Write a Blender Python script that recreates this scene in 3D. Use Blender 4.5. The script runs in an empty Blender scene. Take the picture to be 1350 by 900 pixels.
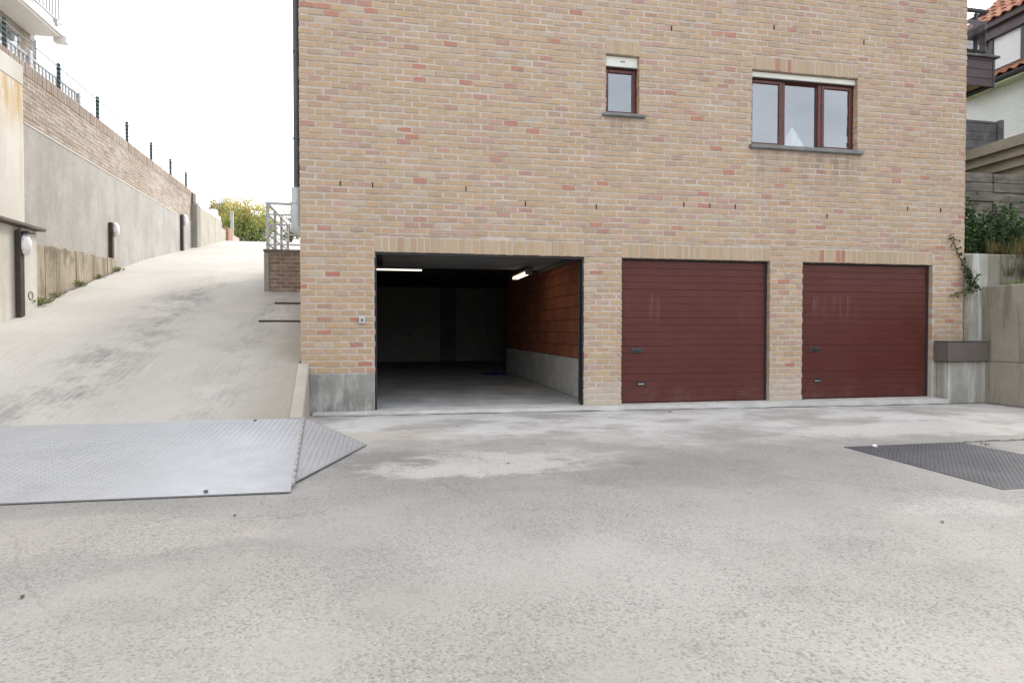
import bpy, math, random
from mathutils import Vector, Matrix
R = math.radians
rnd = random.Random(7)
scene = bpy.context.scene
COL = scene.collection

# ------------------------------------------------------------------ camera, sky, sun, exposure
cam_d = bpy.data.cameras.new('camera'); cam = bpy.data.objects.new('camera', cam_d); COL.objects.link(cam)
cam.location = (1.113, -8.098, 1.08)
cam.rotation_euler = (R(90 - 1.061), 0, R(-11.164))
cam_d.sensor_width = 36; cam_d.lens = 21.6; cam_d.clip_start = .05; cam_d.clip_end = 3000
scene.camera = cam
scene.render.engine = 'CYCLES'
SUN_EL, SUN_AZ = 51, 45            # azimuth from +y towards +x
world = bpy.data.worlds.new('World'); scene.world = world; world.use_nodes = True
wn = world.node_tree; wn.nodes.clear()
w_out = wn.nodes.new('ShaderNodeOutputWorld'); w_bg = wn.nodes.new('ShaderNodeBackground')
sky = wn.nodes.new('ShaderNodeTexSky'); sky.sky_type = 'NISHITA'; sky.sun_disc = False
sky.sun_elevation = R(SUN_EL); sky.sun_rotation = R(SUN_AZ); sky.air_density = 1.2; sky.dust_density = 3.5; sky.ozone_density = 1.0
hs = wn.nodes.new('ShaderNodeHueSaturation'); hs.inputs['Saturation'].default_value = .45; hs.inputs['Value'].default_value = 1.15
tc = wn.nodes.new('ShaderNodeTexCoord'); mp = wn.nodes.new('ShaderNodeMapping'); mp.inputs['Scale'].default_value = (1, 1, 2.2)
cn = wn.nodes.new('ShaderNodeTexNoise'); cn.inputs['Scale'].default_value = 2.4; cn.inputs['Detail'].default_value = 7
cr = wn.nodes.new('ShaderNodeValToRGB'); cr.color_ramp.elements[0].position = .35; cr.color_ramp.elements[1].position = .68
mx = wn.nodes.new('ShaderNodeMix'); mx.data_type = 'RGBA'; mx.inputs['B'].default_value = (9.5, 9.6, 9.9, 1)   # thin bright cloud veil
mm = wn.nodes.new('ShaderNodeMath'); mm.operation = 'MULTIPLY'; mm.inputs[1].default_value = .75
L = wn.links.new
L(tc.outputs['Generated'], mp.inputs['Vector']); L(mp.outputs[0], cn.inputs['Vector']); L(cn.outputs['Fac'], cr.inputs[0])
L(cr.outputs[0], mm.inputs[0]); L(mm.outputs[0], mx.inputs['Factor'])
L(sky.outputs[0], hs.inputs['Color']); L(hs.outputs[0], mx.inputs['A']); L(mx.outputs['Result'], w_bg.inputs['Color']); L(w_bg.outputs[0], w_out.inputs[0])
w_bg.inputs['Strength'].default_value = .15
sun_d = bpy.data.lights.new('sun', 'SUN'); sun_d.energy = .65; sun_d.angle = R(10); sun_d.color = (1, .95, .86)
sun = bpy.data.objects.new('sun', sun_d); COL.objects.link(sun)
ce, se = math.cos(R(SUN_EL)), math.sin(R(SUN_EL))
sdir = Vector((math.sin(R(SUN_AZ)) * ce, math.cos(R(SUN_AZ)) * ce, se))
sun.rotation_euler = sdir.to_track_quat('Z', 'Y').to_euler()
vs = scene.view_settings
vs.view_transform = 'Standard'; vs.look = 'None'; vs.gamma = 1; vs.use_curve_mapping = False
vs.exposure = 1.15

# ------------------------------------------------------------------ material helpers
class NT:
    def __init__(s, name):
        s.m = bpy.data.materials.new(name); s.m.use_nodes = True
        s.t = s.m.node_tree; s.b = s.t.nodes['Principled BSDF']
        s.pos = s.t.nodes.new('ShaderNodeNewGeometry').outputs['Position']
    def n(s, typ, **kw):
        nd = s.t.nodes.new(typ)
        for k, v in kw.items():
            if hasattr(nd, k): setattr(nd, k, v)
        return nd
    def l(s, a, b): s.t.links.new(a, b)
    def map(s, scale=(1, 1, 1), loc=(0, 0, 0), rot=(0, 0, 0)):
        m = s.n('ShaderNodeMapping'); m.inputs['Scale'].default_value = scale
        m.inputs['Location'].default_value = loc; m.inputs['Rotation'].default_value = rot
        s.l(s.pos, m.inputs['Vector']); return m.outputs[0]
    def noise(s, scale, detail=5, rough=.6, vec=None, dist=0):
        q = s.n('ShaderNodeTexNoise'); q.inputs['Scale'].default_value = scale; q.inputs['Detail'].default_value = detail
        q.inputs['Roughness'].default_value = rough; q.inputs['Distortion'].default_value = dist
        s.l(vec if vec else s.pos, q.inputs['Vector']); return q.outputs['Fac']
    def voro(s, scale, vec=None, out='Distance', feature='F1'):
        q = s.n('ShaderNodeTexVoronoi'); q.feature = feature; q.inputs['Scale'].default_value = scale
        s.l(vec if vec else s.pos, q.inputs['Vector']); return q.outputs[out]
    def ramp(s, fac, lo, hi, a=0., b=1.):
        q = s.n('ShaderNodeMapRange'); q.interpolation_type = 'SMOOTHSTEP'
        q.inputs['From Min'].default_value = lo; q.inputs['From Max'].default_value = hi
        q.inputs['To Min'].default_value = a; q.inputs['To Max'].default_value = b
        s.l(fac, q.inputs['Value']); return q.outputs[0]
    def math(s, op, a, b):
        q = s.n('ShaderNodeMath'); q.operation = op
        for i, v in enumerate((a, b)):
            if isinstance(v, (int, float)): q.inputs[i].default_value = v
            else: s.l(v, q.inputs[i])
        return q.outputs[0]
    def mix(s, fac, a, b, blend='MIX'):
        q = s.n('ShaderNodeMix'); q.data_type = 'RGBA'; q.blend_type = blend
        if isinstance(fac, (int, float)): q.inputs['Factor'].default_value = fac
        else: s.l(fac, q.inputs['Factor'])
        for nm, v in (('A', a), ('B', b)):
            if isinstance(v, tuple): q.inputs[nm].default_value = (*v[:3], 1)
            else: s.l(v, q.inputs[nm])
        return q.outputs['Result']
    def attr(s, name):
        q = s.n('ShaderNodeAttribute'); q.attribute_name = name; return q.outputs['Color']
    def sep(s):
        q = s.n('ShaderNodeSeparateXYZ'); s.l(s.pos, q.inputs[0]); return q.outputs
    def col(s, c):
        if isinstance(c, tuple): s.b.inputs['Base Color'].default_value = (*c[:3], 1)
        else: s.l(c, s.b.inputs['Base Color'])
    def rough(s, v):
        if isinstance(v, (int, float)): s.b.inputs['Roughness'].default_value = v
        else: s.l(v, s.b.inputs['Roughness'])
    def bump(s, h, dist=.004, strength=.6, normal=None):
        q = s.n('ShaderNodeBump'); q.inputs['Distance'].default_value = dist; q.inputs['Strength'].default_value = strength
        s.l(h, q.inputs['Height'])
        if normal: s.l(normal, q.inputs['Normal'])
        s.l(q.outputs[0], s.b.inputs['Normal']); return q.outputs[0]

def plain(name, c, rough=.6, metal=0., var=.12, scale=6., bump=0., spec=None):
    k = NT(name)
    f = k.noise(scale, 5)
    k.col(k.mix(k.ramp(f, .3, .7), tuple(x * (1 - var) for x in c), tuple(min(1, x * (1 + var)) for x in c)))
    k.rough(k.ramp(k.noise(scale * 3, 3), .3, .7, max(0, rough - .07), min(1, rough + .07)))
    k.b.inputs['Metallic'].default_value = metal
    if spec is not None: k.b.inputs['Specular IOR Level'].default_value = spec
    if bump: k.bump(k.noise(scale * 12, 4), bump, .5)
    return k.m

def concrete(name, c1, c2, scale=1.2, streak=None, streak_amt=.6, streak_scale=(5, 5, .5), speck=.15, bump=.003, lichen=None, lich_lo=.55, rough=.9):
    k = NT(name)
    base = k.mix(k.ramp(k.noise(scale, 7, .62), .32, .68), c1, c2)
    base = k.mix(k.ramp(k.noise(scale * 6, 5, .7), .4, .75, 0, .35), base, tuple(x * .72 for x in c1))
    if streak:
        st = k.ramp(k.noise(1., 6, .65, k.map(streak_scale), .3), .46, .64, 0, streak_amt)
        base = k.mix(st, base, streak)
    if lichen:
        base = k.mix(k.ramp(k.noise(2.2, 8, .7), lich_lo, lich_lo + .15, 0, .75), base, lichen)
    fine = k.noise(140, 2)
    base = k.mix(k.ramp(fine, .35, .7, 0, speck * 2), base, tuple(x * .55 for x in c1))
    k.col(base); k.rough(rough)
    h = k.math('ADD', k.math('MULTIPLY', k.noise(45, 5, .7), .7), k.math('MULTIPLY', k.noise(160, 2), .3))
    k.bump(h, bump, .6)
    return k.m

def brick_mat(name, dirt=(.30, .25, .20), wash=(.52, .46, .395), wash_lo=.58, low_wash=True):
    k = NT(name)
    t = k.attr('tint')
    c = k.mix(k.ramp(k.noise(30, 6, .75), .35, .66, 0, .55), t, k.mix(.5, t, dirt))
    c = k.mix(k.ramp(k.noise(22, 6, .75, None, .6), .46, .62, 0, .5), c, k.mix(.5, t, (.45, .335, .215)))
    c = k.mix(k.ramp(k.noise(70, 5, .75), .5, .68, 0, .7), c, k.mix(.75, t, wash))
    c = k.mix(k.ramp(k.noise(16, 7, .8, k.map((1, 1, 2.2), (2, 5, 1))), .56, .64, 0, .6), c, k.mix(.75, t, wash))
    c = k.mix(k.ramp(k.noise(.9, 6, .65), wash_lo, wash_lo + .22, 0, .38), c, wash)
    c = k.mix(k.ramp(k.noise(1., 6, .6, k.map((2.2, 2.2, .35), (3, 1, 0))), .55, .8, 0, .3), c, dirt)
    if low_wash:
        sp_ = k.sep()
        up_ = k.ramp(k.math('ADD', sp_[2], k.math('MULTIPLY', k.noise(1.2, 5), 1.2)), 2.2, 4.0, .15, .42)
        c = k.mix(up_, c, k.mix(.4, c, (.42, .345, .285)))
        for x0_, x1_, zt_ in ((6.3, 8.0, 3.70), (4.0, 4.6, 4.01)):      # grime washed down from the two sills
            e_ = k.math('MULTIPLY', k.math('MULTIPLY', k.ramp(sp_[0], x0_ - .15, x0_ + .1), k.math('SUBTRACT', 1., k.ramp(sp_[0], x1_ - .1, x1_ + .15))), k.math('MULTIPLY', k.ramp(sp_[2], zt_ - .75, zt_ - .05), k.math('SUBTRACT', 1., k.ramp(sp_[2], zt_, zt_ + .01))))
            c = k.mix(k.math('MULTIPLY', e_, k.ramp(k.noise(1., 5, .6, k.map((7, 7, .8))), .38, .68, 0, .6)), c, (.19, .16, .125))
    if low_wash:   # salts drawn up from the ground
        z = k.sep()[2]
        zz = k.math('ADD', z, k.math('MULTIPLY', k.noise(3.5, 5), .55))
        c = k.mix(k.ramp(zz, .62, .36, 0, .7) if False else k.math('SUBTRACT', .72, k.ramp(zz, .45, .78, 0, .72)), c, (.50, .44, .37))
    k.col(c); k.rough(.92); k.b.inputs['Specular IOR Level'].default_value = .25
    h = k.math('ADD', k.math('MULTIPLY', k.noise(60, 5, .7), .7), k.math('MULTIPLY', k.voro(70), .4))
    k.bump(h, .004, .7)
    return k.m

M = {}
M['brick'] = brick_mat('buff_brick')
M['wash_brick'] = brick_mat('washed_brick', dirt=(.20, .17, .14), wash=(.50, .455, .42), wash_lo=.42, low_wash=False)
M['dark_brick'] = brick_mat('dark_brick', dirt=(.12, .09, .07), wash_lo=.7, low_wash=False)
M['mortar'] = concrete('mortar', (.58, .515, .45), (.49, .43, .37), 2.5, speck=.1, bump=.004, streak=(.30, .27, .23), streak_amt=.4)
M['plinth'] = concrete('plinth_concrete', (.33, .32, .295), (.21, .205, .19), 3.2, streak=(.50, .49, .46), streak_amt=.75, streak_scale=(7, 7, 2.2), bump=.008, speck=.25)
M['plinth_white'] = concrete('limewashed_concrete', (.42, .41, .37), (.30, .29, .24), 2.2, streak=(.56, .56, .53), streak_amt=.9, streak_scale=(7, 7, .6), lichen=(.20, .19, .10), lich_lo=.62)
M['rwall'] = concrete('right_wall_concrete', (.35, .32, .265), (.27, .245, .20), 1.6, streak=(.155, .13, .085), streak_amt=.7, streak_scale=(5, 5, .6), lichen=(.17, .17, .09), lich_lo=.6)
M['sill'] = concrete('threshold_concrete', (.62, .61, .585), (.46, .45, .425), 3.0, speck=.1)
M['kerb'] = concrete('kerb_concrete', (.46, .43, .37), (.39, .36, .30), 2.2, speck=.12)
M['render'] = concrete('grey_render', (.35, .335, .31), (.42, .405, .38), 1.5, streak=(.30, .285, .26), streak_amt=.6, streak_scale=(3, 3, .8), speck=.06, bump=.003)
M['cream'] = concrete('cream_render', (.66, .64, .58), (.60, .575, .51), 1.2, streak=(.44, .39, .29), streak_amt=.45, speck=.05, bump=.002)
M['rust_cream'] = concrete('rust_stained_render', (.58, .53, .40), (.62, .58, .48), 1.8, streak=(.50, .33, .12), streak_amt=.8, streak_scale=(2.0, 2.0, .9), speck=.05, bump=.002)
def rust_panel():
    k = NT('rust_run_cream_render')
    c = k.mix(k.ramp(k.noise(1.3, 7), .3, .7), (.66, .64, .58), (.59, .565, .50))
    z = k.sep()[2]
    m_ = k.math('MULTIPLY', k.ramp(z, 3.9, 4.62), k.math('SUBTRACT', 1., k.ramp(z, 4.78, 4.80)))
    st = k.ramp(k.noise(1., 6, .65, k.map((4.5, 4.5, .9)), .3), .40, .62)
    c = k.mix(k.math('MULTIPLY', m_, st), c, (.50, .32, .10))
    c = k.mix(k.ramp(k.noise(1., 6, .65, k.map((5, 5, .5), (3, 1, 0))), .52, .7, 0, .4), c, (.45, .40, .31))
    k.col(c); k.rough(.9); k.bump(k.noise(50, 5), .002, .5); return k.m
M['rust_panel'] = rust_panel()
M['white_render'] = concrete('white_render', (.64, .62, .57), (.57, .55, .49), 1.8, streak=(.46, .43, .36), streak_amt=.35, speck=.04, bump=.002)
M['lowwall'] = concrete('stained_concrete', (.43, .375, .285), (.32, .275, .20), 1.7, streak=(.13, .10, .068), streak_amt=.8, streak_scale=(5.5, 5.5, .9), bump=.012, lichen=(.13, .105, .06), lich_lo=.5)
M['pier'] = concrete('grey_pier_concrete', (.33, .31, .27), (.25, .235, .20), 2.0, streak=(.18, .165, .13), streak_amt=.5, streak_scale=(5, 5, .5))
M['stone_sill'] = concrete('blue_stone', (.17, .17, .165), (.26, .26, .25), 9, speck=.2, bump=.002)
M['coping'] = concrete('dark_coping', (.20, .175, .145), (.14, .12, .10), 4)
M['sleeper'] = concrete('weathered_board_concrete', (.19, .17, .14), (.115, .10, .085), 2.5, streak=(.33, .31, .28), streak_amt=.6, streak_scale=(2, 2, 14), lichen=(.16, .16, .10), lich_lo=.6, bump=.01)
M['board'] = concrete('mossy_board_concrete', (.30, .25, .18), (.235, .195, .14), 2.4, lichen=(.15, .15, .07), lich_lo=.52, bump=.008)
M['soil'] = concrete('soil', (.10, .075, .05), (.06, .045, .03), 4, bump=.03)
M['lawn'] = concrete('rough_lawn', (.07, .09, .03), (.10, .10, .045), 3, bump=.03)
M['bare'] = concrete('wide_ground', (.30, .29, .26), (.25, .24, .21), .4)
M['door'] = None
def door_mat():
    k = NT('wine_red_door')
    n = k.noise(1., 5, .6, k.map((1.6, 1, 60)))
    c = k.mix(k.ramp(n, .3, .7), (.080, .0185, .0142), (.097, .0228, .0172))
    c = k.mix(k.ramp(k.noise(1.3, 5), .4, .75, 0, .35), c, (.115, .032, .024))
    z = k.sep()[2]
    band = k.math('MULTIPLY', k.ramp(z, 1.05, 1.50), k.math('SUBTRACT', 1., k.ramp(z, 1.56, 1.60)))
    drips = k.ramp(k.noise(1., 4, .7, k.map((9, 1, .7))), .50, .72, 0, .24)
    c = k.mix(k.math('MULTIPLY', k.math('MULTIPLY', band, drips), k.ramp(k.noise(1.1, 3, .5, k.map((1, 1, .2), (.6, 0, 0))), .40, .55)), c, (.40, .32, .29))
    dust = k.math('SUBTRACT', 1., k.ramp(z, .04, .5))
    c = k.mix(k.math('MULTIPLY', dust, k.ramp(k.noise(5, 6, .7), .35, .9, 0, .22)), c, (.28, .22, .19))
    k.col(c); k.rough(k.ramp(k.noise(3, 4), .3, .7, .42, .56)); k.b.inputs['Specular IOR Level'].default_value = .3
    k.bump(k.noise(1., 6, .7, k.map((3, 3, 160))), .0016, .5)
    return k.m
M['door'] = door_mat()
M['mahogany'] = plain('mahogany_frame', (.085, .018, .014), .42, 0, .25, 8)
M['black_steel'] = plain('black_frame', (.012, .013, .014), .5)
M['dark_rubber'] = plain('dark_seal', (.02, .02, .022), .8)
M['zinc'] = plain('zinc_sheet', (.36, .38, .40), .5, .6, .15, 3)
M['dark_pipe'] = plain('dark_grey_pipe', (.075, .078, .085), .55, .0, .15, 2)
M['grey_pipe'] = plain('pale_grey_plastic', (.46, .48, .49), .45, 0, .06, 3)
M['steel'] = plain('brushed_steel', (.45, .45, .46), .35, .9, .1, 20)
M['track_plate'] = plain('dull_steel', (.085, .085, .09), .45, .6, .3, 30)
M['galv'] = plain('galvanised_rail', (.40, .40, .39), .5, .5, .15, 8)
M['white_plastic'] = plain('white_plastic', (.74, .74, .72), .4, 0, .04, 3)
M['white_paint'] = plain('white_paint', (.78, .78, .77), .5, 0, .05, 3)
M['rail_grey'] = plain('light_grey_rail', (.42, .43, .44), .5, .2, .08, 3)
M['shutter'] = plain('cream_shutter', (.68, .68, .62), .5, 0, .06, 4)
M['post_brown'] = plain('dark_brown_post', (.038, .024, .019), .55, 0, .3, 10)
M['green_post'] = plain('green_coated_post', (.012, .045, .040), .5, 0, .2, 5)
M['wire'] = plain('fence_wire', (.22, .25, .25), .5, .3)
M['cable'] = plain('overhead_cable', (.06, .06, .065), .6)
M['block'] = None
def block_mat():
    k = NT('terracotta_block'); t = k.attr('tint')
    c = k.mix(k.ramp(k.noise(9, 5), .35, .7, 0, .5), t, k.mix(.5, t, (.16, .05, .03)))
    k.col(c); k.rough(.9)
    k.bump(k.math('SINE', k.math('MULTIPLY', k.sep()[1], 420.), 0), .002, .5); return k.m
M['block'] = block_mat()
M['block_joint'] = plain('block_joint', (.17, .07, .045), .9)
M['hall_floor'] = concrete('garage_floor', (.52, .515, .50), (.30, .296, .288), 1.6, speck=.1)
M['room'] = plain('room_plaster', (.30, .28, .25), .9, 0, .1, 1)
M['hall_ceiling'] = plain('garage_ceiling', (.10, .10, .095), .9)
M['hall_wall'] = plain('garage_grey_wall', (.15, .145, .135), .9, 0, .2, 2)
M['box_door'] = plain('box_door_panel', (.26, .255, .24), .6, 0, .05, 2)
M['track'] = plain('track_steel', (.14, .14, .145), .5, .5)
M['grey_box'] = plain('grey_brown_sheet', (.135, .118, .105), .5, .0, .1, 3)
M['cladding'] = plain('plum_cladding', (.085, .058, .065), .5, 0, .15, 6)
M['anthracite'] = plain('anthracite_frame', (.055, .052, .056), .5)
M['tan'] = plain('tan_soffit', (.46, .33, .18), .7)
M['fascia'] = plain('brown_fascia', (.085, .058, .055), .55)
M['grey_panel'] = plain('grey_fence_board', (.125, .118, .12), .75, 0, .3, 5, .003)
M['roof_dark'] = plain('dark_roof', (.05, .045, .045), .8)
M['cloth'] = plain('blue_cloth', (.02, .05, .30), .8)
M['stone'] = plain('white_stone', (.75, .74, .70), .8, 0, .1, 40, .002)
M['dead'] = plain('dead_leaf', (.07, .045, .03), .8)
M['soffit_green'] = plain('algae_soffit', (.50, .52, .36), .8, 0, .15, 2)
def white_brick_mat():
    k = NT('white_painted_brick')
    b = k.n('ShaderNodeTexBrick'); b.inputs['Scale'].default_value = 1; b.inputs['Brick Width'].default_value = .21; b.inputs['Row Height'].default_value = .075
    b.inputs['Mortar Size'].default_value = .008; b.inputs['Color1'].default_value = (1, 1, 1, 1); b.inputs['Color2'].default_value = (.85, .85, .85, 1); b.inputs['Mortar'].default_value = (0, 0, 0, 1)
    cx = k.n('ShaderNodeCombineXYZ'); sp = k.sep(); k.l(sp[1], cx.inputs[0]); k.l(sp[2], cx.inputs[1]); k.l(cx.outputs[0], b.inputs['Vector'])
    c = k.mix(k.ramp(k.noise(1.2, 6), .35, .7), (.66, .68, .62), (.74, .75, .72))
    c = k.mix(k.ramp(k.noise(.8, 6), .5, .75, 0, .4), c, (.50, .55, .38))
    k.col(k.mix(.12, c, b.outputs['Color'], 'MULTIPLY')); k.rough(.75); k.bump(b.outputs['Color'], .006, .6); return k.m
M['white_brick'] = white_brick_mat()
def tile_mat():
    k = NT('clay_tile'); t = k.attr('tint')
    c = k.mix(k.ramp(k.noise(6, 6), .45, .7, 0, .5), t, (.20, .13, .09)); k.col(c); k.rough(.85); k.bump(k.noise(40, 4), .004, .5); return k.m
M['tile'] = tile_mat()
def glass_mat(name):
    k = NT(name); k.t.nodes.remove(k.b)
    tr = k.n('ShaderNodeBsdfTransparent'); tr.inputs[0].default_value = (.80, .83, .82, 1); gl = k.n('ShaderNodeBsdfGlossy'); gl.inputs['Roughness'].default_value = .012
    gl.inputs['Color'].default_value = (.93, .96, 1, 1)
    fz = k.n('ShaderNodeFresnel'); fz.inputs['IOR'].default_value = 2.9
    bk = k.n('ShaderNodeNewGeometry'); ff = k.math('MULTIPLY', fz.outputs[0], k.math('SUBTRACT', 1., bk.outputs['Backfacing']))
    q = k.n('ShaderNodeBump'); q.inputs['Distance'].default_value = .004; q.inputs['Strength'].default_value = .12; k.l(k.noise(.9, 2), q.inputs['Height']); k.l(q.outputs[0], gl.inputs['Normal'])
    mxs = k.n('ShaderNodeMixShader'); k.l(ff, mxs.inputs[0])
    k.l(tr.outputs[0], mxs.inputs[1]); k.l(gl.outputs[0], mxs.inputs[2]); k.l(mxs.outputs[0], k.t.nodes['Material Output'].inputs[0]); return k.m
M['glass'] = glass_mat('window_glass')
def clear_glass():
    k = NT('smoky_balcony_glass'); k.t.nodes.remove(k.b)
    tr = k.n('ShaderNodeBsdfTransparent'); tr.inputs[0].default_value = (.80, .81, .82, 1); gl = k.n('ShaderNodeBsdfGlossy'); gl.inputs['Roughness'].default_value = .05
    mxs = k.n('ShaderNodeMixShader'); mxs.inputs[0].default_value = .34
    k.l(tr.outputs[0], mxs.inputs[1]); k.l(gl.outputs[0], mxs.inputs[2]); k.l(mxs.outputs[0], k.t.nodes['Material Output'].inputs[0]); return k.m
M['clear_glass'] = clear_glass()
def leaf_mat(name):
    k = NT(name); t = k.attr('tint'); k.col(t); k.rough(.55)
    tl = k.n('ShaderNodeBsdfTranslucent'); k.l(t, tl.inputs[0]); ms = k.n('ShaderNodeMixShader'); ms.inputs[0].default_value = .45
    k.l(k.b.outputs[0], ms.inputs[1]); k.l(tl.outputs[0], ms.inputs[2]); k.l(ms.outputs[0], k.t.nodes['Material Output'].inputs[0]); return k.m
M['leaf'] = leaf_mat('leaves')
M['bark'] = concrete('bark', (.09, .065, .045), (.06, .045, .03), 5, bump=.02)
def emit(name, c, s):
    k = NT(name); k.b.inputs['Base Color'].default_value = (.8, .8, .8, 1); k.b.inputs['Emission Color'].default_value = (*c, 1); k.b.inputs['Emission Strength'].default_value = s; return k.m
M['tube'] = emit('lit_tube', (1, .80, .52), 1.6)
M['tube_bright'] = emit('lit_tube_bright', (1, .88, .72), 1.0)
def plate_mat():
    k = NT('bright_tread_steel')
    c = k.mix(k.ramp(k.noise(1.4, 6), .3, .7), (.385, .39, .40), (.425, .43, .44))
    c = k.mix(k.ramp(k.noise(9, 7, .75), .5, .75, 0, .3), c, (.31, .31, .305))
    c = k.mix(k.ramp(k.noise(1.1, 6, .7, k.map((1, 2.2, 1))), .56, .72, 0, .25), c, (.30, .29, .27))
    k.col(c); k.b.inputs['Metallic'].default_value = .6; k.rough(k.ramp(k.noise(5, 4), .3, .7, .40, .55)); return k.m
M['plate'] = plate_mat()
def dark_plate_mat():
    k = NT('dark_tread_steel')
    c = k.mix(k.ramp(k.noise(2.4, 6), .3, .7), (.060, .063, .070), (.092, .096, .106))
    c = k.mix(k.ramp(k.noise(9, 6, .7), .58, .78, 0, .5), c, (.16, .155, .15))
    k.col(c); k.b.inputs['Metallic'].default_value = .3; k.rough(.5); return k.m
M['dark_plate'] = dark_plate_mat()

def forecourt_mat():
    k = NT('forecourt_concrete')
    sp_ = k.sep(); x, y = sp_[0], sp_[1]
    c = k.mix(k.ramp(k.noise(.5, 7, .6), .3, .7), (.258, .248, .23), (.32, .309, .29))
    c = k.mix(k.ramp(k.noise(1.5, 8, .68, k.map((1, 1.3, 1), (4, 2, 0))), .48, .70, 0, .5), c, (.215, .207, .192))
    c = k.mix(k.ramp(k.noise(.45, 5, .6, k.map((1, 1, 1), (9, 4, 0))), .5, .66, 0, .5), c, (.35, .333, .305))
    yn = k.math('ADD', y, k.math('MULTIPLY', k.math('SUBTRACT', k.noise(.7, 7, .62), .5), 3.4))
    worn = k.ramp(yn, -3.3, -1.1)                              # smooth cement skim along the house
    skim = k.mix(k.ramp(k.noise(.9, 8, .68, k.map((1, 1.4, 1), (2.2, .3, 0))), .38, .58), (.37, .355, .33), (.60, .59, .565))
    skim = k.mix(k.ramp(k.noise(2.4, 8, .72, k.map((.7, 1.5, 1), (7, 3, 0))), .54, .68, 0, .6), skim, (.33, .305, .265))
    c = k.mix(k.math('MULTIPLY', worn, .92), c, skim)
    def spot(cx, cy, rx, ry, n_sc=1.6, wob=.9, off=0):
        u = k.math('MULTIPLY', k.math('SUBTRACT', x, cx), 1 / rx); v = k.math('MULTIPLY', k.math('SUBTRACT', y, cy), 1 / ry)
        d = k.math('ADD', k.math('MULTIPLY', u, u), k.math('MULTIPLY', v, v))
        d = k.math('ADD', d, k.math('MULTIPLY', k.math('SUBTRACT', k.noise(n_sc, 9, .72, k.map((1, 1.4, 1), (off, off * 2, 0))), .5), wob * 5))
        return k.math('SUBTRACT', 1., k.ramp(d, .35, 1.15))
    # old pours and spills, each where it lies on the yard
    for cx, cy, rx, ry, cc, am, of in ((1.25, -3.0, .75, .55, (.20, .192, .178), .65, 3), (2.0, -3.15, 1.15, .5, (.53, .52, .495), .7, 1), (3.3, -3.6, 1.0, .6, (.215, .205, .188), .5, 5), (6.9, -2.2, 1.6, .5, (.56, .545, .51), .7, 7), (4.6, -4.9, .5, .2, (.45, .435, .41), .35, 11), (.9, -1.7, .9, .35, (.40, .35, .28), .5, 13), (-.7, -4.5, 1.2, .4, (.40, .37, .325), .5, 15)):
        c = k.mix(k.math('MULTIPLY', spot(cx, cy, rx, ry, 1.6, .9, of), am), c, cc)
    # cracks that run across the yard
    for x0, y0, x1, y1, am in ((3.1, -3.2, 5.9, -5.6, .6), (1.0, -2.35, 1.75, -4.6, .4), (-1.15, -4.0, -.1, -5.6, .35), (.9, -2.12, 5.2, -2.35, .35)):
        ln = math.hypot(x1 - x0, y1 - y0); tx, ty = (x1 - x0) / ln, (y1 - y0) / ln
        al = k.math('ADD', k.math('MULTIPLY', k.math('SUBTRACT', x, x0), tx), k.math('MULTIPLY', k.math('SUBTRACT', y, y0), ty))
        ac = k.math('ADD', k.math('MULTIPLY', k.math('SUBTRACT', x, x0), -ty), k.math('MULTIPLY', k.math('SUBTRACT', y, y0), tx))
        ac = k.math('ABSOLUTE', k.math('ADD', ac, k.math('MULTIPLY', k.math('SUBTRACT', k.noise(3.0, 9, .75, k.map((1, 1, 1), (x0, y0, 0))), .5), .22)), 0)
        mk = k.math('MULTIPLY', k.math('SUBTRACT', 1., k.ramp(ac, .002, .008)), k.math('MULTIPLY', k.ramp(al, 0, .3), k.math('SUBTRACT', 1., k.ramp(al, ln - .3, ln))))
        c = k.mix(k.math('MULTIPLY', mk, k.math('MULTIPLY', k.ramp(k.noise(2.2, 4), .38, .55), am)), c, (.12, .112, .10))
    # isolated pale cement spills
    sp2 = k.ramp(k.noise(.62, 8, .7, k.map((1, 1.5, 1), (-3.4, 9.2, 0))), .63, .72, 0, .6)
    c = k.mix(sp2, c, (.50, .49, .465))
    # dark damp and oil marks
    c = k.mix(k.ramp(k.noise(1.1, 8, .75, k.map((1, 1.2, 1), (11, -6, 0))), .57, .72, 0, .5), c, (.16, .153, .143))
    oil = k.voro(.8, k.map((1, 1, 0), (2.3, .7, 0)))
    c = k.mix(k.math('MULTIPLY', k.math('SUBTRACT', 1., k.ramp(k.math('ADD', oil, k.math('MULTIPLY', k.noise(6, 5), .1)), .07, .15)), .45), c, (.15, .143, .135))
    ed = k.voro(.30, k.map((1, 1, 0)), 'Distance', 'DISTANCE_TO_EDGE')
    wob = k.math('ADD', ed, k.math('MULTIPLY', k.math('SUBTRACT', k.noise(2.2, 8, .75), .5), .14))
    crack = k.math('SUBTRACT', 1., k.ramp(k.math('ABSOLUTE', wob, 0), .0008, .0035))
    c = k.mix(k.math('MULTIPLY', crack, k.ramp(k.noise(.9, 3), .48, .58, 0, .6)), c, (.14, .132, .12))
    zone = k.math('MULTIPLY', k.math('SUBTRACT', 1., k.math('MULTIPLY', worn, .85)), k.ramp(k.noise(1.4, 5, .6), .3, .6, .35, 1.))
    for sc, lo, amt, cc, ch in ((105, .56, .62, (.125, .12, .112), 0), (105, .80, .24, (.50, .48, .45), 1), (230, .55, .35, (.15, .145, .135), 2)):
        g_ = k.n('ShaderNodeSeparateColor'); k.l(k.voro(sc, k.map((1, 1, .2)), 'Color'), g_.inputs[0])
        c = k.mix(k.math('MULTIPLY', k.ramp(g_.outputs[ch], lo, 1., 0, amt), zone), c, cc)
    k.col(c); k.rough(.9); k.b.inputs['Specular IOR Level'].default_value = .3
    h = k.math('ADD', k.math('MULTIPLY', k.voro(105, k.map((1, 1, .2))), -.6), k.math('MULTIPLY', k.noise(40, 6, .7), .6))
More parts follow.
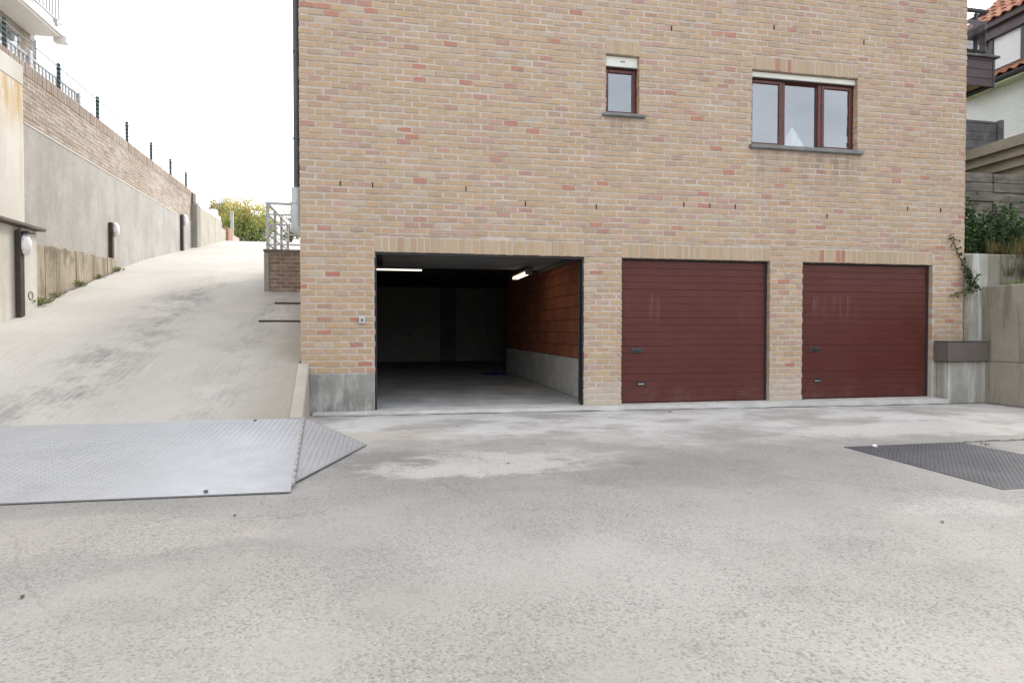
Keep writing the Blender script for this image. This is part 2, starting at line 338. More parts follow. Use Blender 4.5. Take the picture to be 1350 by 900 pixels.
    k.bump(k.math('MULTIPLY', h, zone), .005, .6); return k.m
M['forecourt'] = forecourt_mat()
def ramp_mat():
    k = NT('brushed_ramp_concrete')
    c = k.mix(k.ramp(k.noise(.8, 7, .62), .3, .7), (.41, .388, .348), (.48, .458, .418))
    wv = k.noise(1., 3, .6, k.map((70, 2.2, 2.2), (0, 0, 0), (0, 0, R(-4))))
    wvn = k.math('ADD', k.math('MULTIPLY', k.math('SUBTRACT', wv, .5), 9.), k.math('MULTIPLY', k.math('SUBTRACT', k.noise(24, 6, .75), .5), 4.0))
    groove = k.ramp(wvn, .2, 1.2)
    patchy = k.ramp(k.noise(1.2, 6, .6, k.map((1, .5, 1))), .30, .62)
    c = k.mix(k.math('MULTIPLY', groove, k.math('MULTIPLY', patchy, .34)), c, (.26, .245, .22))
    # tyre-darkened lane running up the ramp
    x = k.sep()[0]
    lane = k.math('ABSOLUTE', k.math('ADD', x, k.math('ADD', 2.05, k.math('MULTIPLY', k.noise(.7, 3), .5))), 0)
    lane = k.math('SUBTRACT', 1., k.ramp(lane, .08, .75))
    lane2 = k.math('SUBTRACT', 1., k.ramp(k.math('ABSOLUTE', k.math('ADD', x, .75), 0), .1, .6))
    lanes = k.math('MAXIMUM', lane, k.math('MULTIPLY', lane2, .6))
    y = k.sep()[1]
    lanes = k.math('MULTIPLY', lanes, k.math('SUBTRACT', 1., k.ramp(y, 3.5, 6.5)))
    dk = k.math('MULTIPLY', lanes, k.ramp(k.noise(1.5, 9, .78, k.map((1, .7, 1))), .42, .62, 0, .95))
    c = k.mix(k.math('MULTIPLY', dk, k.ramp(wvn, -2.2, 1.6, .3, .9)), c, (.175, .168, .16))
    c = k.mix(k.ramp(k.noise(2.5, 8, .7), .58, .72, 0, .35), c, (.36, .32, .265))
    # damp, earthy strip along the house
    strip = k.math('MULTIPLY', k.ramp(k.math('ADD', x, k.math('MULTIPLY', k.noise(2., 5), .6)), -.45, .25), .65)
    c = k.mix(strip, c, (.26, .225, .175))
    k.col(c); k.rough(.92)
    h = k.math('ADD', k.math('MULTIPLY', wvn, -.2), k.noise(60, 5, .7))
    k.bump(h, .005, .5); return k.m
M['ramp'] = ramp_mat()

# ------------------------------------------------------------------ mesh helpers
WLOC = {}
class MB:
    def __init__(s): s.v = []; s.f = []; s.c = []; s.sm = []
    def add(s, vs_, fs, col=None, smooth=False):
        o = len(s.v); s.v += [tuple(p) for p in vs_]
        for f in fs: s.f.append(tuple(i + o for i in f)); s.c.append(col); s.sm.append(smooth)
        return s
    def box(s, x0, x1, y0, y1, z0, z1, col=None):
        return s.add([(x0, y0, z0), (x1, y0, z0), (x1, y1, z0), (x0, y1, z0), (x0, y0, z1), (x1, y0, z1), (x1, y1, z1), (x0, y1, z1)],
                     [(0, 3, 2, 1), (4, 5, 6, 7), (0, 1, 5, 4), (1, 2, 6, 5), (2, 3, 7, 6), (3, 0, 4, 7)], col)
    def bbox(s, x0, x1, y0, y1, z0, z1, b=.005, col=None):
        """box with all edges chamfered by b"""
        b = min(b, (x1 - x0) * .45, (y1 - y0) * .45, (z1 - z0) * .45)
        X, Yy, Zz = (x0, x1), (y0, y1), (z0, z1); vs_ = []; idx = {}
        for i in (0, 1):
            for j in (0, 1):
                for q in (0, 1):
                    sx, sy, sz = (b if i == 0 else -b), (b if j == 0 else -b), (b if q == 0 else -b)
                    for a, p in enumerate(((X[i], Yy[j] + sy, Zz[q] + sz), (X[i] + sx, Yy[j], Zz[q] + sz), (X[i] + sx, Yy[j] + sy, Zz[q]))):
                        idx[i, j, q, a] = len(vs_); vs_.append(p)
        F = []
        def g(*k): return [idx[t] for t in k]
        for i in (0, 1): F.append(g((i, 0, 0, 0), (i, 1, 0, 0), (i, 1, 1, 0), (i, 0, 1, 0)))
        for j in (0, 1): F.append(g((0, j, 0, 1), (1, j, 0, 1), (1, j, 1, 1), (0, j, 1, 1)))
        for q in (0, 1): F.append(g((0, 0, q, 2), (1, 0, q, 2), (1, 1, q, 2), (0, 1, q, 2)))
        for i in (0, 1):
            for j in (0, 1): F.append(g((i, j, 0, 0), (i, j, 1, 0), (i, j, 1, 1), (i, j, 0, 1)))
            for q in (0, 1): F.append(g((i, 0, q, 0), (i, 1, q, 0), (i, 1, q, 2), (i, 0, q, 2)))
        for j in (0, 1):
            for q in (0, 1): F.append(g((0, j, q, 1), (1, j, q, 1), (1, j, q, 2), (0, j, q, 2)))
        for i in (0, 1):
            for j in (0, 1):
                for q in (0, 1): F.append(g((i, j, q, 0), (i, j, q, 1), (i, j, q, 2)))
        c = Vector(((x0 + x1) / 2, (y0 + y1) / 2, (z0 + z1) / 2)); out = []
        for f in F:
            p = [Vector(vs_[t]) for t in f]; n = (p[1] - p[0]).cross(p[2] - p[0])
            out.append(tuple(f) if n.dot(sum(p, Vector()) / len(p) - c) > 0 else tuple(reversed(f)))
        return s.add(vs_, out, col)
    def tube(s, pts, r, n=8, col=None, cap=True, smooth=True):
        pts = [Vector(p) for p in pts]; rr = r if isinstance(r, (list, tuple)) else [r] * len(pts)
        vs_ = []; fs = []
        for i, p in enumerate(pts):
            d = (pts[min(i + 1, len(pts) - 1)] - pts[max(i - 1, 0)]).normalized()
            up = Vector((0, 0, 1)) if abs(d.z) < .95 else Vector((1, 0, 0))
            a = d.cross(up).normalized(); b = a.cross(d).normalized()
            for k in range(n):
                t = 2 * math.pi * k / n; vs_.append(p + (a * math.cos(t) + b * math.sin(t)) * rr[i])
        for i in range(len(pts) - 1):
            for k in range(n):
                fs.append((i * n + k, i * n + (k + 1) % n, (i + 1) * n + (k + 1) % n, (i + 1) * n + k))
        s.add(vs_, fs, col, smooth)
        if cap: s.add(vs_[:n], [tuple(range(n))], col); s.add(vs_[-n:], [tuple(reversed(range(n)))], col)
        return s
    def ell(s, c, rx, ry, rz, n=14, m=9, col=None):
        vs_ = []; fs = []
        for i in range(m + 1):
            a = math.pi * i / m
            for k in range(n):
                t = 2 * math.pi * k / n; vs_.append((c[0] + rx * math.sin(a) * math.cos(t), c[1] + ry * math.sin(a) * math.sin(t), c[2] + rz * math.cos(a)))
        for i in range(m):
            for k in range(n): fs.append((i * n + k, (i + 1) * n + k, (i + 1) * n + (k + 1) % n, i * n + (k + 1) % n))
        return s.add(vs_, fs, col, True)
    def build(s, name, mat, parent=None, label=None, cat=None, group=None, kind=None):
        if not s.v: return None
        xs, ys, zs = zip(*s.v); o = Vector(((min(xs) + max(xs)) / 2, (min(ys) + max(ys)) / 2, min(zs)))
        me = bpy.data.meshes.new(name); me.from_pydata([(x - o.x, y - o.y, z - o.z) for x, y, z in s.v], [], s.f)
        if any(s.sm): me.polygons.foreach_set('use_smooth', s.sm)
        if any(c is not None for c in s.c):
            at = me.attributes.new('tint', 'FLOAT_COLOR', 'CORNER'); data = []
            for f, c in zip(s.f, s.c): data += list((*(c or (.5, .5, .5))[:3], 1)) * len(f)
            at.data.foreach_set('color', data)
        me.materials.append(mat)
        ob = bpy.data.objects.new(name, me); COL.objects.link(ob); ob.location = o; WLOC[ob] = o
        put(ob, parent); tag(ob, label, cat, group, kind); return ob
def put(ob, parent):
    if parent is not None:
        ob.parent = parent; ob.matrix_parent_inverse = Matrix.Translation(-WLOC[parent])
def tag(ob, label=None, cat=None, group=None, kind=None):
    for k, v in (('label', label), ('category', cat), ('group', group), ('kind', kind)):
        if v: ob[k] = v
def thing(name, loc, label, cat, group=None):
    e = bpy.data.objects.new(name, None); COL.objects.link(e); e.location = loc; e.empty_display_size = .2; WLOC[e] = Vector(loc)
    tag(e, label, cat, group); return e
def bx(*a, **k): return MB().box(*a, **k)
def cbx(*a, b=.006, **k): return MB().bbox(*a, b=b, **k)

PAL = [((.465, .317, .19), 30), ((.455, .305, .178), 22), ((.45, .32, .212), 16), ((.475, .318, .178), 12), ((.43, .298, .192), 10), ((.47, .302, .198), 10),
       ((.44, .285, .225), 8), ((.42, .235, .185), 5.), ((.43, .145, .09), 2.8), ((.40, .185, .145), 2.8), ((.46, .37, .28), 5), ((.38, .27, .185), 2)]
MORT = (.57, .49, .425)
def pick(pal, r=rnd):
    t = r.random() * sum(w for _, w in pal)
    for c, w in pal:
        t -= w
        if t <= 0: break
    k = r.uniform(.9, 1.08)
    return tuple(min(1, x * k * r.uniform(.97, 1.03)) for x in c)
def brick_geo(mb, x0, x1, z0, z1, col, depth=.10, y=0., r=rnd, fr=None):
    """one brick with a rough, mortar-smeared edge in the plane y (face towards -y). fr maps local (x,y,z) to world."""
    j = lambda a: r.uniform(-a, a)
    fy = y + j(.004); w = min(.012, (x1 - x0) * .2, (z1 - z0) * .2)
    x0, x1, z0, z1 = x0 + j(.004), x1 + j(.004), z0 + j(.003), z1 + j(.003)
    e = [w * r.uniform(.35, 1.25) for _ in range(8)]
    mx_ = (x0 + x1) / 2 + j(.03 * (x1 - x0) / .19)
    v = [(x0, y + depth, z0), (x1, y + depth, z0), (x1, y + depth, z1), (x0, y + depth, z1),
         (x0, fy + .004, z0), (x1, fy + .004, z0), (x1, fy + .004, z1), (x0, fy + .004, z1),
         (x0 + e[0], fy, z0 + e[1]), (x1 - e[2], fy, z0 + e[3]), (x1 - e[4], fy, z1 - e[5]), (x0 + e[6], fy, z1 - e[7]),
         (mx_, fy + .004, z0 + j(.002)), (mx_, fy + .004, z1 + j(.002)), (mx_, fy + j(.001), z0 + w * r.uniform(.2, 1.1)), (mx_, fy + j(.001), z1 - w * r.uniform(.2, 1.1))]
    if fr: v = [fr(p) for p in v]
    q = r.uniform(.3, .75); ec = tuple(a * (1 - q) + b * q for a, b in zip(col, MORT)); q2 = q * r.uniform(.3, 1.); ed = tuple(a * (1 - q2) + b * q2 for a, b in zip(col, MORT))
    mb.add(v, [(8, 14, 15, 11), (14, 9, 10, 15)], col)
    o = len(mb.v) - 16
    for f, c_ in (((4, 12, 14, 8), ed), ((12, 5, 9, 14), ed), ((5, 6, 10, 9), ec), ((6, 13, 15, 10), ec), ((13, 7, 11, 15), ec), ((7, 4, 8, 11), ed), ((0, 1, 5, 12, 4), ec), ((1, 2, 6, 5), col), ((2, 3, 7, 13, 6), ec), ((3, 0, 4, 7), col)):
        mb.f.append(tuple(i + o for i in f)); mb.c.append(c_); mb.sm.append(False)

# ------------------------------------------------------------------ the setting
MB().add([(-600, -600, -.35), (600, -600, -.35), (600, 600, -.35), (-600, 600, -.35)], [(0, 1, 2, 3)]).build('ground', M['bare'], kind='structure')
def gz(x): return -.0045 * max(0, x)
XS = [-12, -4.5, 0, 5, 11, 16]
m = MB()
v = []; f = []
for x in XS: v += [(x, -16, gz(x)), (x, -2.4 if x < 0 else .28, gz(x))]
for i in range(len(XS) - 1): f.append((2 * i, 2 * i + 2, 2 * i + 3, 2 * i + 1))
m.add(v, f).build('forecourt', M['forecourt'], kind='structure')
# the ramp beside the house
PROF = [(-1.59, .18), (0, .65), (2.66, 1.435), (4.2, 1.87), (5.9, 2.30), (7.7, 2.72), (10.5, 3.28), (12.4, 3.68), (14.2, 4.05), (15.4, 4.26), (16.5, 4.38), (18, 4.40), (60, 4.4)]
def rz(y):
    for (a, b), (c, d) in zip(PROF, PROF[1:]):
        if y <= c: return b + (d - b) * (y - a) / (c - a)
    return PROF[-1][1]
def wx(y): return -4.32 - .03 * y      # face of the retaining wall
def redge(y): return .10 - .083 * y if y < 0 else .0
ys = [-1.59, -1.2, -.8, -.4, -.001] + [0.0 + .4 * i for i in range(1, 46)]
m = MB(); v = []; f = []
nx = 9
for y in ys:
    xr = redge(y) - .13 if y < 0 else .01
    if y > 11: xr = .01 + (y - 11) * 1.2
    for i in range(nx):
        t = i / (nx - 1); x = (wx(y) - .3) * (1 - t) + xr * t
        v.append((x, y, rz(y) + .006 * math.sin(3.1 * x + 1.7 * y) * (1 if 0 < y < 15 else 0)))
for j in range(len(ys) - 1):
    for i in range(nx - 1): f.append((j * nx + i, j * nx + i + 1, (j + 1) * nx + i + 1, (j + 1) * nx + i))
o = len(v); v += [(wx(-1.59) - .3, -1.59, -.2), (redge(-1.59) - .13, -1.59, -.2)]; f.append((o, o + 1, nx - 1, 0))
m.add(v, f, None, True).build('ramp', M['ramp'], kind='structure')
m = MB(); n0 = 5; v = []
for i in range(n0 + 1):
    y = -1.59 + i * (1.587 / n0); xr = redge(y); z = rz(y)
    v += [(xr - .13, y, z - .02), (xr - .127, y, z + .014), (xr - .012, y, z + .014), (xr, y, z + .002), (xr + .012, y, -.1)]
f = []
for i in range(n0):
    for k in range(4): f.append((i * 5 + k, (i + 1) * 5 + k, (i + 1) * 5 + k + 1, i * 5 + k + 1)[::-1])
f.append((0, 1, 2, 3, 4)[::-1])
m.add(v, f).build('ramp_kerb', M['kerb'], kind='structure')
MB().add([(-200, 17.9, 4.395), (200, 17.9, 4.395), (200, 300, 4.395), (-200, 300, 4.395)], [(0, 1, 2, 3)]).build('upper_ground', M['bare'], kind='structure')
bx(-60, -4.75, -16, 17.9, -.3, 4.7).build('garden_terrace', M['kerb'], kind='structure')  # unseen top; beige paving colour chosen to bounce warm light upwards
bx(0.02, 9.9, 6.55, 17.9, 2.62, 2.9).build('rear_terrace', M['lawn'], kind='structure')
# threshold slab in front of the three garages
MB().add([(.15, -.13, -.05), (9.42, -.27, -.08), (9.42, .5, -.08), (.15, .5, -.05), (.15, -.127, .034), (9.41, -.264, .028), (9.42, .5, .044), (.15, .5, .044), (.155, -.12, .040), (9.40, -.255, .034)],
         [(0, 1, 5, 4), (4, 5, 9, 8), (8, 9, 6, 7), (1, 2, 6, 9, 5), (3, 0, 4, 8, 7)]).build('threshold_slab', M['sill'], kind='structure')

def dirt(name, P, w, label):  # ragged dark strip: dirt at wall feet, painted shade at the threshold
    mb = MB(); v = []; n = 60
    for i in range(n + 1):
        t = i / n * (len(P) - 1); q = min(int(t), len(P) - 2); p = Vector(P[q]).lerp(Vector(P[q + 1]), t - q); d = (Vector(P[q + 1]) - Vector(P[q])).normalized(); sd = Vector((-d.y, d.x, 0)).normalized()
        ww = w * max(.15, rnd.gauss(.7, .45)); v += [p + sd * w * .3, p + Vector((0, 0, .012 * rnd.random() + .004)), p - sd * ww + Vector((0, 0, .003))]
    mb.add(v, [(i * 3 + k, i * 3 + k + 1, i * 3 + 4 + k, i * 3 + 3 + k)[::-1] for i in range(n) for k in (0, 1)]).build(name, M['grime'], kind='structure')
M['grime'] = concrete('joint_grime_and_shade', (.12, .105, .085), (.20, .18, .15), 6, bump=.01)  # dark tone for the dirt seams and the threshold's painted shade line
dirt('threshold_shade_line', [(.17, -.128, .001), (3.2, -.172, gz(3.2) + .001), (6.3, -.22, gz(6.3) + .001), (9.42, -.268, gz(9.42) + .001)], .022, '')  # dark strip painting in the shadow line below the slab's front edge
dirt('right_wall_joint', [(9.45, -.232, gz(9.45) + .001), (10.09, -.235, gz(10.1) + .001), (10.097, -1.2, gz(10.1) + .001), (10.097, -3, gz(10.1) + .001)], .04, '')
dirt('left_wall_joint', [(wx(2.66) + .10, 2.66, rz(2.66) + .006), (wx(4.2) + .10, 4.2, rz(4.2) + .006), (wx(5.86) + .10, 5.86, rz(5.86) + .006)], .05, '')
dirt('cover_joint', [(6.66, -3.02, gz(6.6) + .001), (7.6, -3.0, gz(7.6) + .001), (8.6, -2.95, gz(8.6) + .001)], .02, '')

# ------------------------------------------------------------------ the brick house
HW, HT, HB = 9.94, 6.6, 6.5
house = thing('brick_house', (HW / 2, HB / 2, 0), 'buff brick house with three garage openings and two small windows', 'house')
CO = .0817; Z0 = .534
OPEN = {'g1': (.915, 3.72, .043, 2.085), 'g2': (4.267, 6.56, .043, 2.085), 'g3': (7.098, 9.362, .043, 2.085), 'w1': (4.03, 4.515, 4.065, 4.878), 'w2': (6.248, 8.0, 3.765, 4.845)}
SOLD = .197
PL = [(-.1, .915, -.2, Z0), (9.362, HW + .1, -.2, .609)]
zones = []                                       # rectangles that carry no stretcher bricks
for k, (a, b, c, d) in OPEN.items(): zones += [(a, b, c - .1 if k[0] == 'g' else c, d), (a, b, d - .001, d + SOLD + .005)]
zones += PL
# sills cover a strip below the windows
SILLS = {'w1': (3.975, 4.60, 4.02, 4.066), 'w2': (6.205, 8.075, 3.705, 3.766)}
zones += [tuple(SILLS[k]) for k in SILLS]
# core (mortar), joints 9 mm behind the faces
def core():
    g = .007; E = [(a - g, b + g, c, d + SOLD) for k, (a, b, c, d) in OPEN.items()]
    xs = sorted({0 + g, HW - g, *[q for e in E for q in e[:2]]}); zs = sorted({-.1, HT, *[q for e in E for q in e[2:]]})
    mb = MB(); hole = lambda x, z: any(e[0] < x < e[1] and e[2] < z < e[3] - SOLD * 1.02 + .0 for e in E)
    zs = sorted(set(zs) | {e[3] - SOLD + g for e in E})
    hole = lambda x, z: any(e[0] < x < e[1] and e[2] < z < e[3] - SOLD + g for e in E)
    yf, yb = g, .125
    H = {}
    for i in range(len(xs) - 1):
        for j in range(len(zs) - 1): H[i, j] = hole((xs[i] + xs[i + 1]) / 2, (zs[j] + zs[j + 1]) / 2)
    for (i, j), h in H.items():
        x0, x1, z0, z1 = xs[i], xs[i + 1], zs[j], zs[j + 1]
        if not h:
            mb.add([(x0, yf, z0), (x1, yf, z0), (x1, yf, z1), (x0, yf, z1)], [(0, 1, 2, 3)])
            mb.add([(x0, yb, z0), (x1, yb, z0), (x1, yb, z1), (x0, yb, z1)], [(3, 2, 1, 0)])
        else:
            for di, xx in ((-1, x0), (1, x1)):
                if not H.get((i + di, j), True): mb.add([(xx, yf, z0), (xx, yb, z0), (xx, yb, z1), (xx, yf, z1)], [(0, 1, 2, 3) if di < 0 else (3, 2, 1, 0)])
            for dj, zz in ((-1, z0), (1, z1)):
                if not H.get((i, j + dj), True): mb.add([(x0, yf, zz), (x1, yf, zz), (x1, yb, zz), (x0, yb, zz)], [(0, 1, 2, 3)])
    # side and rear walls
    mb.add([(g, g, -.1), (g, HB, -.1), (g, HB, HT), (g, g, HT)], [(3, 2, 1, 0)])
    mb.add([(HW - g, g, -.1), (HW - g, HB, -.1), (HW - g, HB, HT), (HW - g, g, HT)], [(0, 1, 2, 3)])
    mb.add([(g, HB, 2.6), (HW - g, HB, 2.6), (HW - g, HB, HT), (g, HB, HT)], [(3, 2, 1, 0)])
    return mb
wall = core().build('wall', M['mortar'], house)
def clip(x0, x1, z0, z1, zones):
    out = [(x0, x1, z0, z1)]
    for a, b, c, d in zones:
        nxt = []
        for p in out:
            if p[1] <= a or p[0] >= b or p[3] <= c or p[2] >= d: nxt.append(p); continue
            if p[0] < a: nxt.append((p[0], a, p[2], p[3]))
            if p[1] > b: nxt.append((b, p[1], p[2], p[3]))
            q0, q1 = max(p[0], a), min(p[1], b)
            if p[2] < c: nxt.append((q0, q1, p[2], c - .010))
            if p[3] > d: nxt.append((q0, q1, d + .010, p[3]))
        out = nxt
    return [p for p in out if p[1] - p[0] > .022 and p[3] - p[2] > .018]
BL, BJ = .2, .0135
cells = []
row = -7
while True:
    z0 = Z0 + row * CO; z1 = z0 + CO - BJ
    if z0 > HT - .02: break
    off = 0 if row % 2 == 0 else -.1
    i = 0
    drift = rnd.uniform(-.006, .006)
    while True:
        a = off + i * BL + (drift if i else 0); b = a + BL - BJ; i += 1
        if a > HW - .02: break
        a2, b2 = max(a, 0.0), min(b, HW)
        if i == 1 and off < 0: a2 = 0.0
        if b2 - a2 < .03: continue
        wv_ = .0035 * math.sin(a * 1.7 + row * .9) + .002 * math.sin(a * 5.1 + row * 2.3) if row > 20 else 0
        for p in clip(a2, b2, z0 + wv_, min(z1 + wv_, HT), zones):
            if p[2] > .03: cells.append(p)
    row += 1
CAMP = Vector(cam.location)
def vis(p):
    x, z = (p[0] + p[1]) / 2, (p[2] + p[3]) / 2
    d = Vector((x, 0, z)) - CAMP
    if z < .66 and x < .15: return 1e9
    if p[1] - p[0] < .12 or p[3] - p[2] < .05: return 50 + d.length
    return d.length
cells.sort(key=vis)
for p in cells[:300]:
    mb = MB(); brick_geo(mb, *p, pick(PAL)); mb.build('brick', M['brick'], wall)
mb = MB()
for p in cells[300:]: brick_geo(mb, *p, pick(PAL))
mb.build('bricks', M['brick'], wall, kind='stuff')
# side wall towards the ramp
mb = MB(); fr = lambda p: (p[1], p[0], p[2])
for row in range(0, 75):
    z0 = Z0 + row * CO
    if z0 + CO > HT: break
    y = .115 + (0 if row % 2 else .1)
    while y < HB:
        brick_geo(mb, y, min(y + BL - BJ, HB), z0, z0 + CO - BJ, pick(PAL), .08, 0, rnd, fr); y += BL
mb.f = [t[::-1] for t in mb.f]
mb.build('side_bricks', M['brick'], wall, kind='stuff')
# soldier courses
SPAL = [((.45, .325, .195), 30), ((.43, .30, .175), 20), ((.46, .34, .22), 12), ((.36, .125, .07), 1.6), ((.38, .25, .17), 3)]
for k, (a, b, c, d) in OPEN.items():
    n = round((b - a) / .0905); w = (b - a) / n
    lint = bx(a + .002, b - .002, .012, .28, d + .006, d + SOLD - .006).build('lintel', M['mortar'], house)
    for i in range(n):
        mb = MB(); brick_geo(mb, a + i * w + (.0055 if i else 0), a + (i + 1) * w - (.0055 if i < n - 1 else 0), d + .001, d + SOLD - .004, pick(SPAL)); mb.build('brick', M['brick'], lint)
# plinths
cbx(.10, .905, -.004, .28, -.1, Z0 - .008, b=.012).build('plinth', M['plinth'], house)
cbx(9.372, HW + .004, -.004, .28, -.1, .60, b=.012).build('plinth', M['plinth_white'], house)
# open perpends (weep slots)
for (u, z) in [(.47, 2.93), (.86, 2.93), (2.1, 2.93), (3.93, 2.77), (5.22, 2.84), (5.55, 2.84), (6.05, 2.84), (7.55, 2.77), (8.9, 2.93), (9.42, 2.93), (6.6, 5.48), (5.1, 5.32), (8.2, 5.4), (2.9, 2.77)]:
    r_ = math.floor((z - Z0) / CO); zz = Z0 + r_ * CO; off = 0 if r_ % 2 == 0 else -.1
    i = round((u - off) / BL); xx = off + i * BL - BJ / 2
    bx(xx - .0075, xx + .0075, -.0015, .02, zz + .002, zz + CO - BJ - .002).build('weep_slot', M['dark_rubber'], house)

# ---- roof, out of view above
MB().add([(-.15, -.15, HT), (HW + .15, -.15, HT), (HW + .15, HB + .15, HT), (-.15, HB + .15, HT), (2.2, .8, 10.2), (HW - .6, .8, 10.2), (HW - .6, HB - .8, 10.2), (2.2, HB - .8, 10.2), (-.15, -.15, HT + .16), (HW + .15, -.15, HT + .16), (HW + .15, HB + .15, HT + .16), (-.15, HB + .15, HT + .16)],
         [(3, 2, 1, 0), (0, 1, 9, 8), (1, 2, 10, 9), (2, 3, 11, 10), (3, 0, 8, 11), (8, 9, 5, 4), (9, 10, 6, 5), (10, 11, 7, 6), (11, 8, 4, 7), (4, 5, 6, 7)]).build('roof', M['roof_dark'], house)

# ---- closed garage doors
def garage_door(a, b, c, d, hx):
    yf = .085
    fr_ = MB()
    fr_.box(a + .0, a + .028, yf + .01, .2, c, d); fr_.box(b - .032, b - .0, yf - .01, .2, c, d); fr_.box(a + .028, b - .032, yf + .004, .2, d - .03, d); fr_.box(a + .028, b - .032, yf + .03, .2, c, d - .03)
    g = fr_.build('garage_door', M['dark_rubber'], house)
    n = 20; h = (d - .03 - c - .012) / n
    for i in range(n):
        z0 = c + .012 + i * h; z1 = z0 + h; e = .004; q = .0028
        x0, x1 = a + .03, b - .036
        v = [(x0, yf + q, z0 + .0006), (x0, yf, z0 + e), (x0, yf, z1 - e), (x0, yf + q, z1 - .0006), (x0, yf + .03, z1 - .0006), (x0, yf + .03, z0 + .0006)]
        if i % 4 == 0: v[0] = (x0, yf + .007, z0 + .001); v[1] = (x0, yf, z0 + .005)
        v2 = [(x1, y_, z_) for _, y_, z_ in v]
        f = [(k, (k + 1) % 6, 6 + (k + 1) % 6, 6 + k)[::-1] for k in range(6)] + [(0, 1, 2, 3, 4, 5), (11, 10, 9, 8, 7, 6)]
        MB().add(v + v2, f).build('slat', M['door'], g)
    x, z = hx
    hd = cbx(x + .01, x + .18, yf - .010, yf + .001, z - .032, z + .034, b=.004).build('handle_plate', M['track_plate'], g)
    kn = MB().tube([(x + .13, yf - .012, z), (x + .13, yf - .04, z)], .016, 10); kn.bbox(x + .055, x + .145, yf - .052, yf - .038, z - .014, z + .014, b=.004)
    kn.build('handle', M['black_steel'], g)
    MB().tube([(x + .03, yf - .0125, z), (x + .03, yf - .02, z)], .011, 10).build('lock', M['black_steel'], g)
    sl = MB(); sx = x + .09; sz = z - .47
    sl.bbox(sx, sx + .13, yf - .007, yf + .001, sz - .03, sz + .03, b=.005); sl.build('pull_slot', M['dark_rubber'], g)
    cbx(sx + .018, sx + .112, yf - .012, yf - .0065, sz - .012, sz + .004, b=.002).build('pull_grip', M['steel'], g)
    return g
garage_door(*OPEN['g2'], (4.435, .79))
garage_door(*OPEN['g3'], (7.262, .79))

# ---- open garage and hall behind
a, b, c, d = OPEN['g1']
fm = MB(); fm.box(a, a + .02, .04, .122, c, d); fm.box(b - .022, b, .03, .122, c, d); fm.box(a + .02, b - .022, .04, .122, d - .03, d); fm.box(a - .3, a, .127, .16, c, d + .3); fm.box(b + .001, b + .24, .127, .16, c, d + .3); fm.box(a, b, .127, .16, d - .02, d + .3)
fm.build('door_frame', M['black_steel'], house)
rd = bx(a + .06, b - .08, .55, 2.35, 2.135, 2.15).build('raised_door', M['track'], house)
for i in range(16):
    y0 = .56 + i * .11; cbx(a + .08, b - .10, y0, y0 + .104, 2.118, 2.134, b=.003).build('slat', M['hall_wall'], rd)
for xx in (a - .07, b + .03):
    t = MB(); t.box(xx, xx + .035, .31, 2.8, 2.10, 2.115); t.box(xx, xx + .006, .31, 2.8, 2.115, 2.17); t.box(xx, xx + .035, .31, .36, .05, 2.10); t.build('door_track', M['track'], house)
sp = MB().tube([(a + .05, .42, 2.26), (b - .05, .42, 2.26)], .035, 10); sp.build('spring_shaft', M['track'], house)
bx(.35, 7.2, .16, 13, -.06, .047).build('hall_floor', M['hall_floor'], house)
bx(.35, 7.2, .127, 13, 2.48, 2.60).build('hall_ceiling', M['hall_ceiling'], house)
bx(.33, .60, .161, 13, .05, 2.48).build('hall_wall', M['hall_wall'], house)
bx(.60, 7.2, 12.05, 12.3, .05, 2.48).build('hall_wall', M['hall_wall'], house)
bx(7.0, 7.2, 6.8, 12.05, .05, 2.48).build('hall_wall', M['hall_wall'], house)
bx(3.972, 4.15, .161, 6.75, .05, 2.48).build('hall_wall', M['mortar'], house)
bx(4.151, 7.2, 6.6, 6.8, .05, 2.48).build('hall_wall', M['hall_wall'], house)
cbx(3.90, 3.974, .165, 6.75, .05, .64, b=.008).build('wall_footing', M['sill'], house)
bw = bx(3.945, 3.9715, .301, 6.75, .642, 2.47).build('block_wall', M['block_joint'], house)
row = 0; z = .65
while z < 2.44:
    y = .301 - (.15 if row % 2 else 0)
    while y < 6.7:
        y0, y1 = max(y, .305), min(y + .29, 6.75)
        k = rnd.uniform(.8, 1.15)
        if y1 - y0 > .04: cbx(3.93, 3.969, y0, y1, z, min(z + .19, 2.47), b=.005, col=(.34 * k, .105 * k, .05 * k)).build('block', M['block'], bw)
        y += .30
    z += .2; row += 1
for x0, x1 in ((.66, 2.68), (3.2, 5.15)):
    g = bx(x0, x1, 12.0, 12.045, .07, 2.45).build('box_door', M['box_door'], house)
    n = 16; w = (x1 - x0) / n
    for i in range(n): cbx(x0 + i * w + .004, x0 + (i + 1) * w - .004, 11.985, 12.002, .08, 2.44, b=.004).build('rib', M['box_door'], g)
    cbx(x0 + 1.0, x0 + 1.1, 11.95, 11.985, .9, .95).build('handle', M['black_steel'], g)
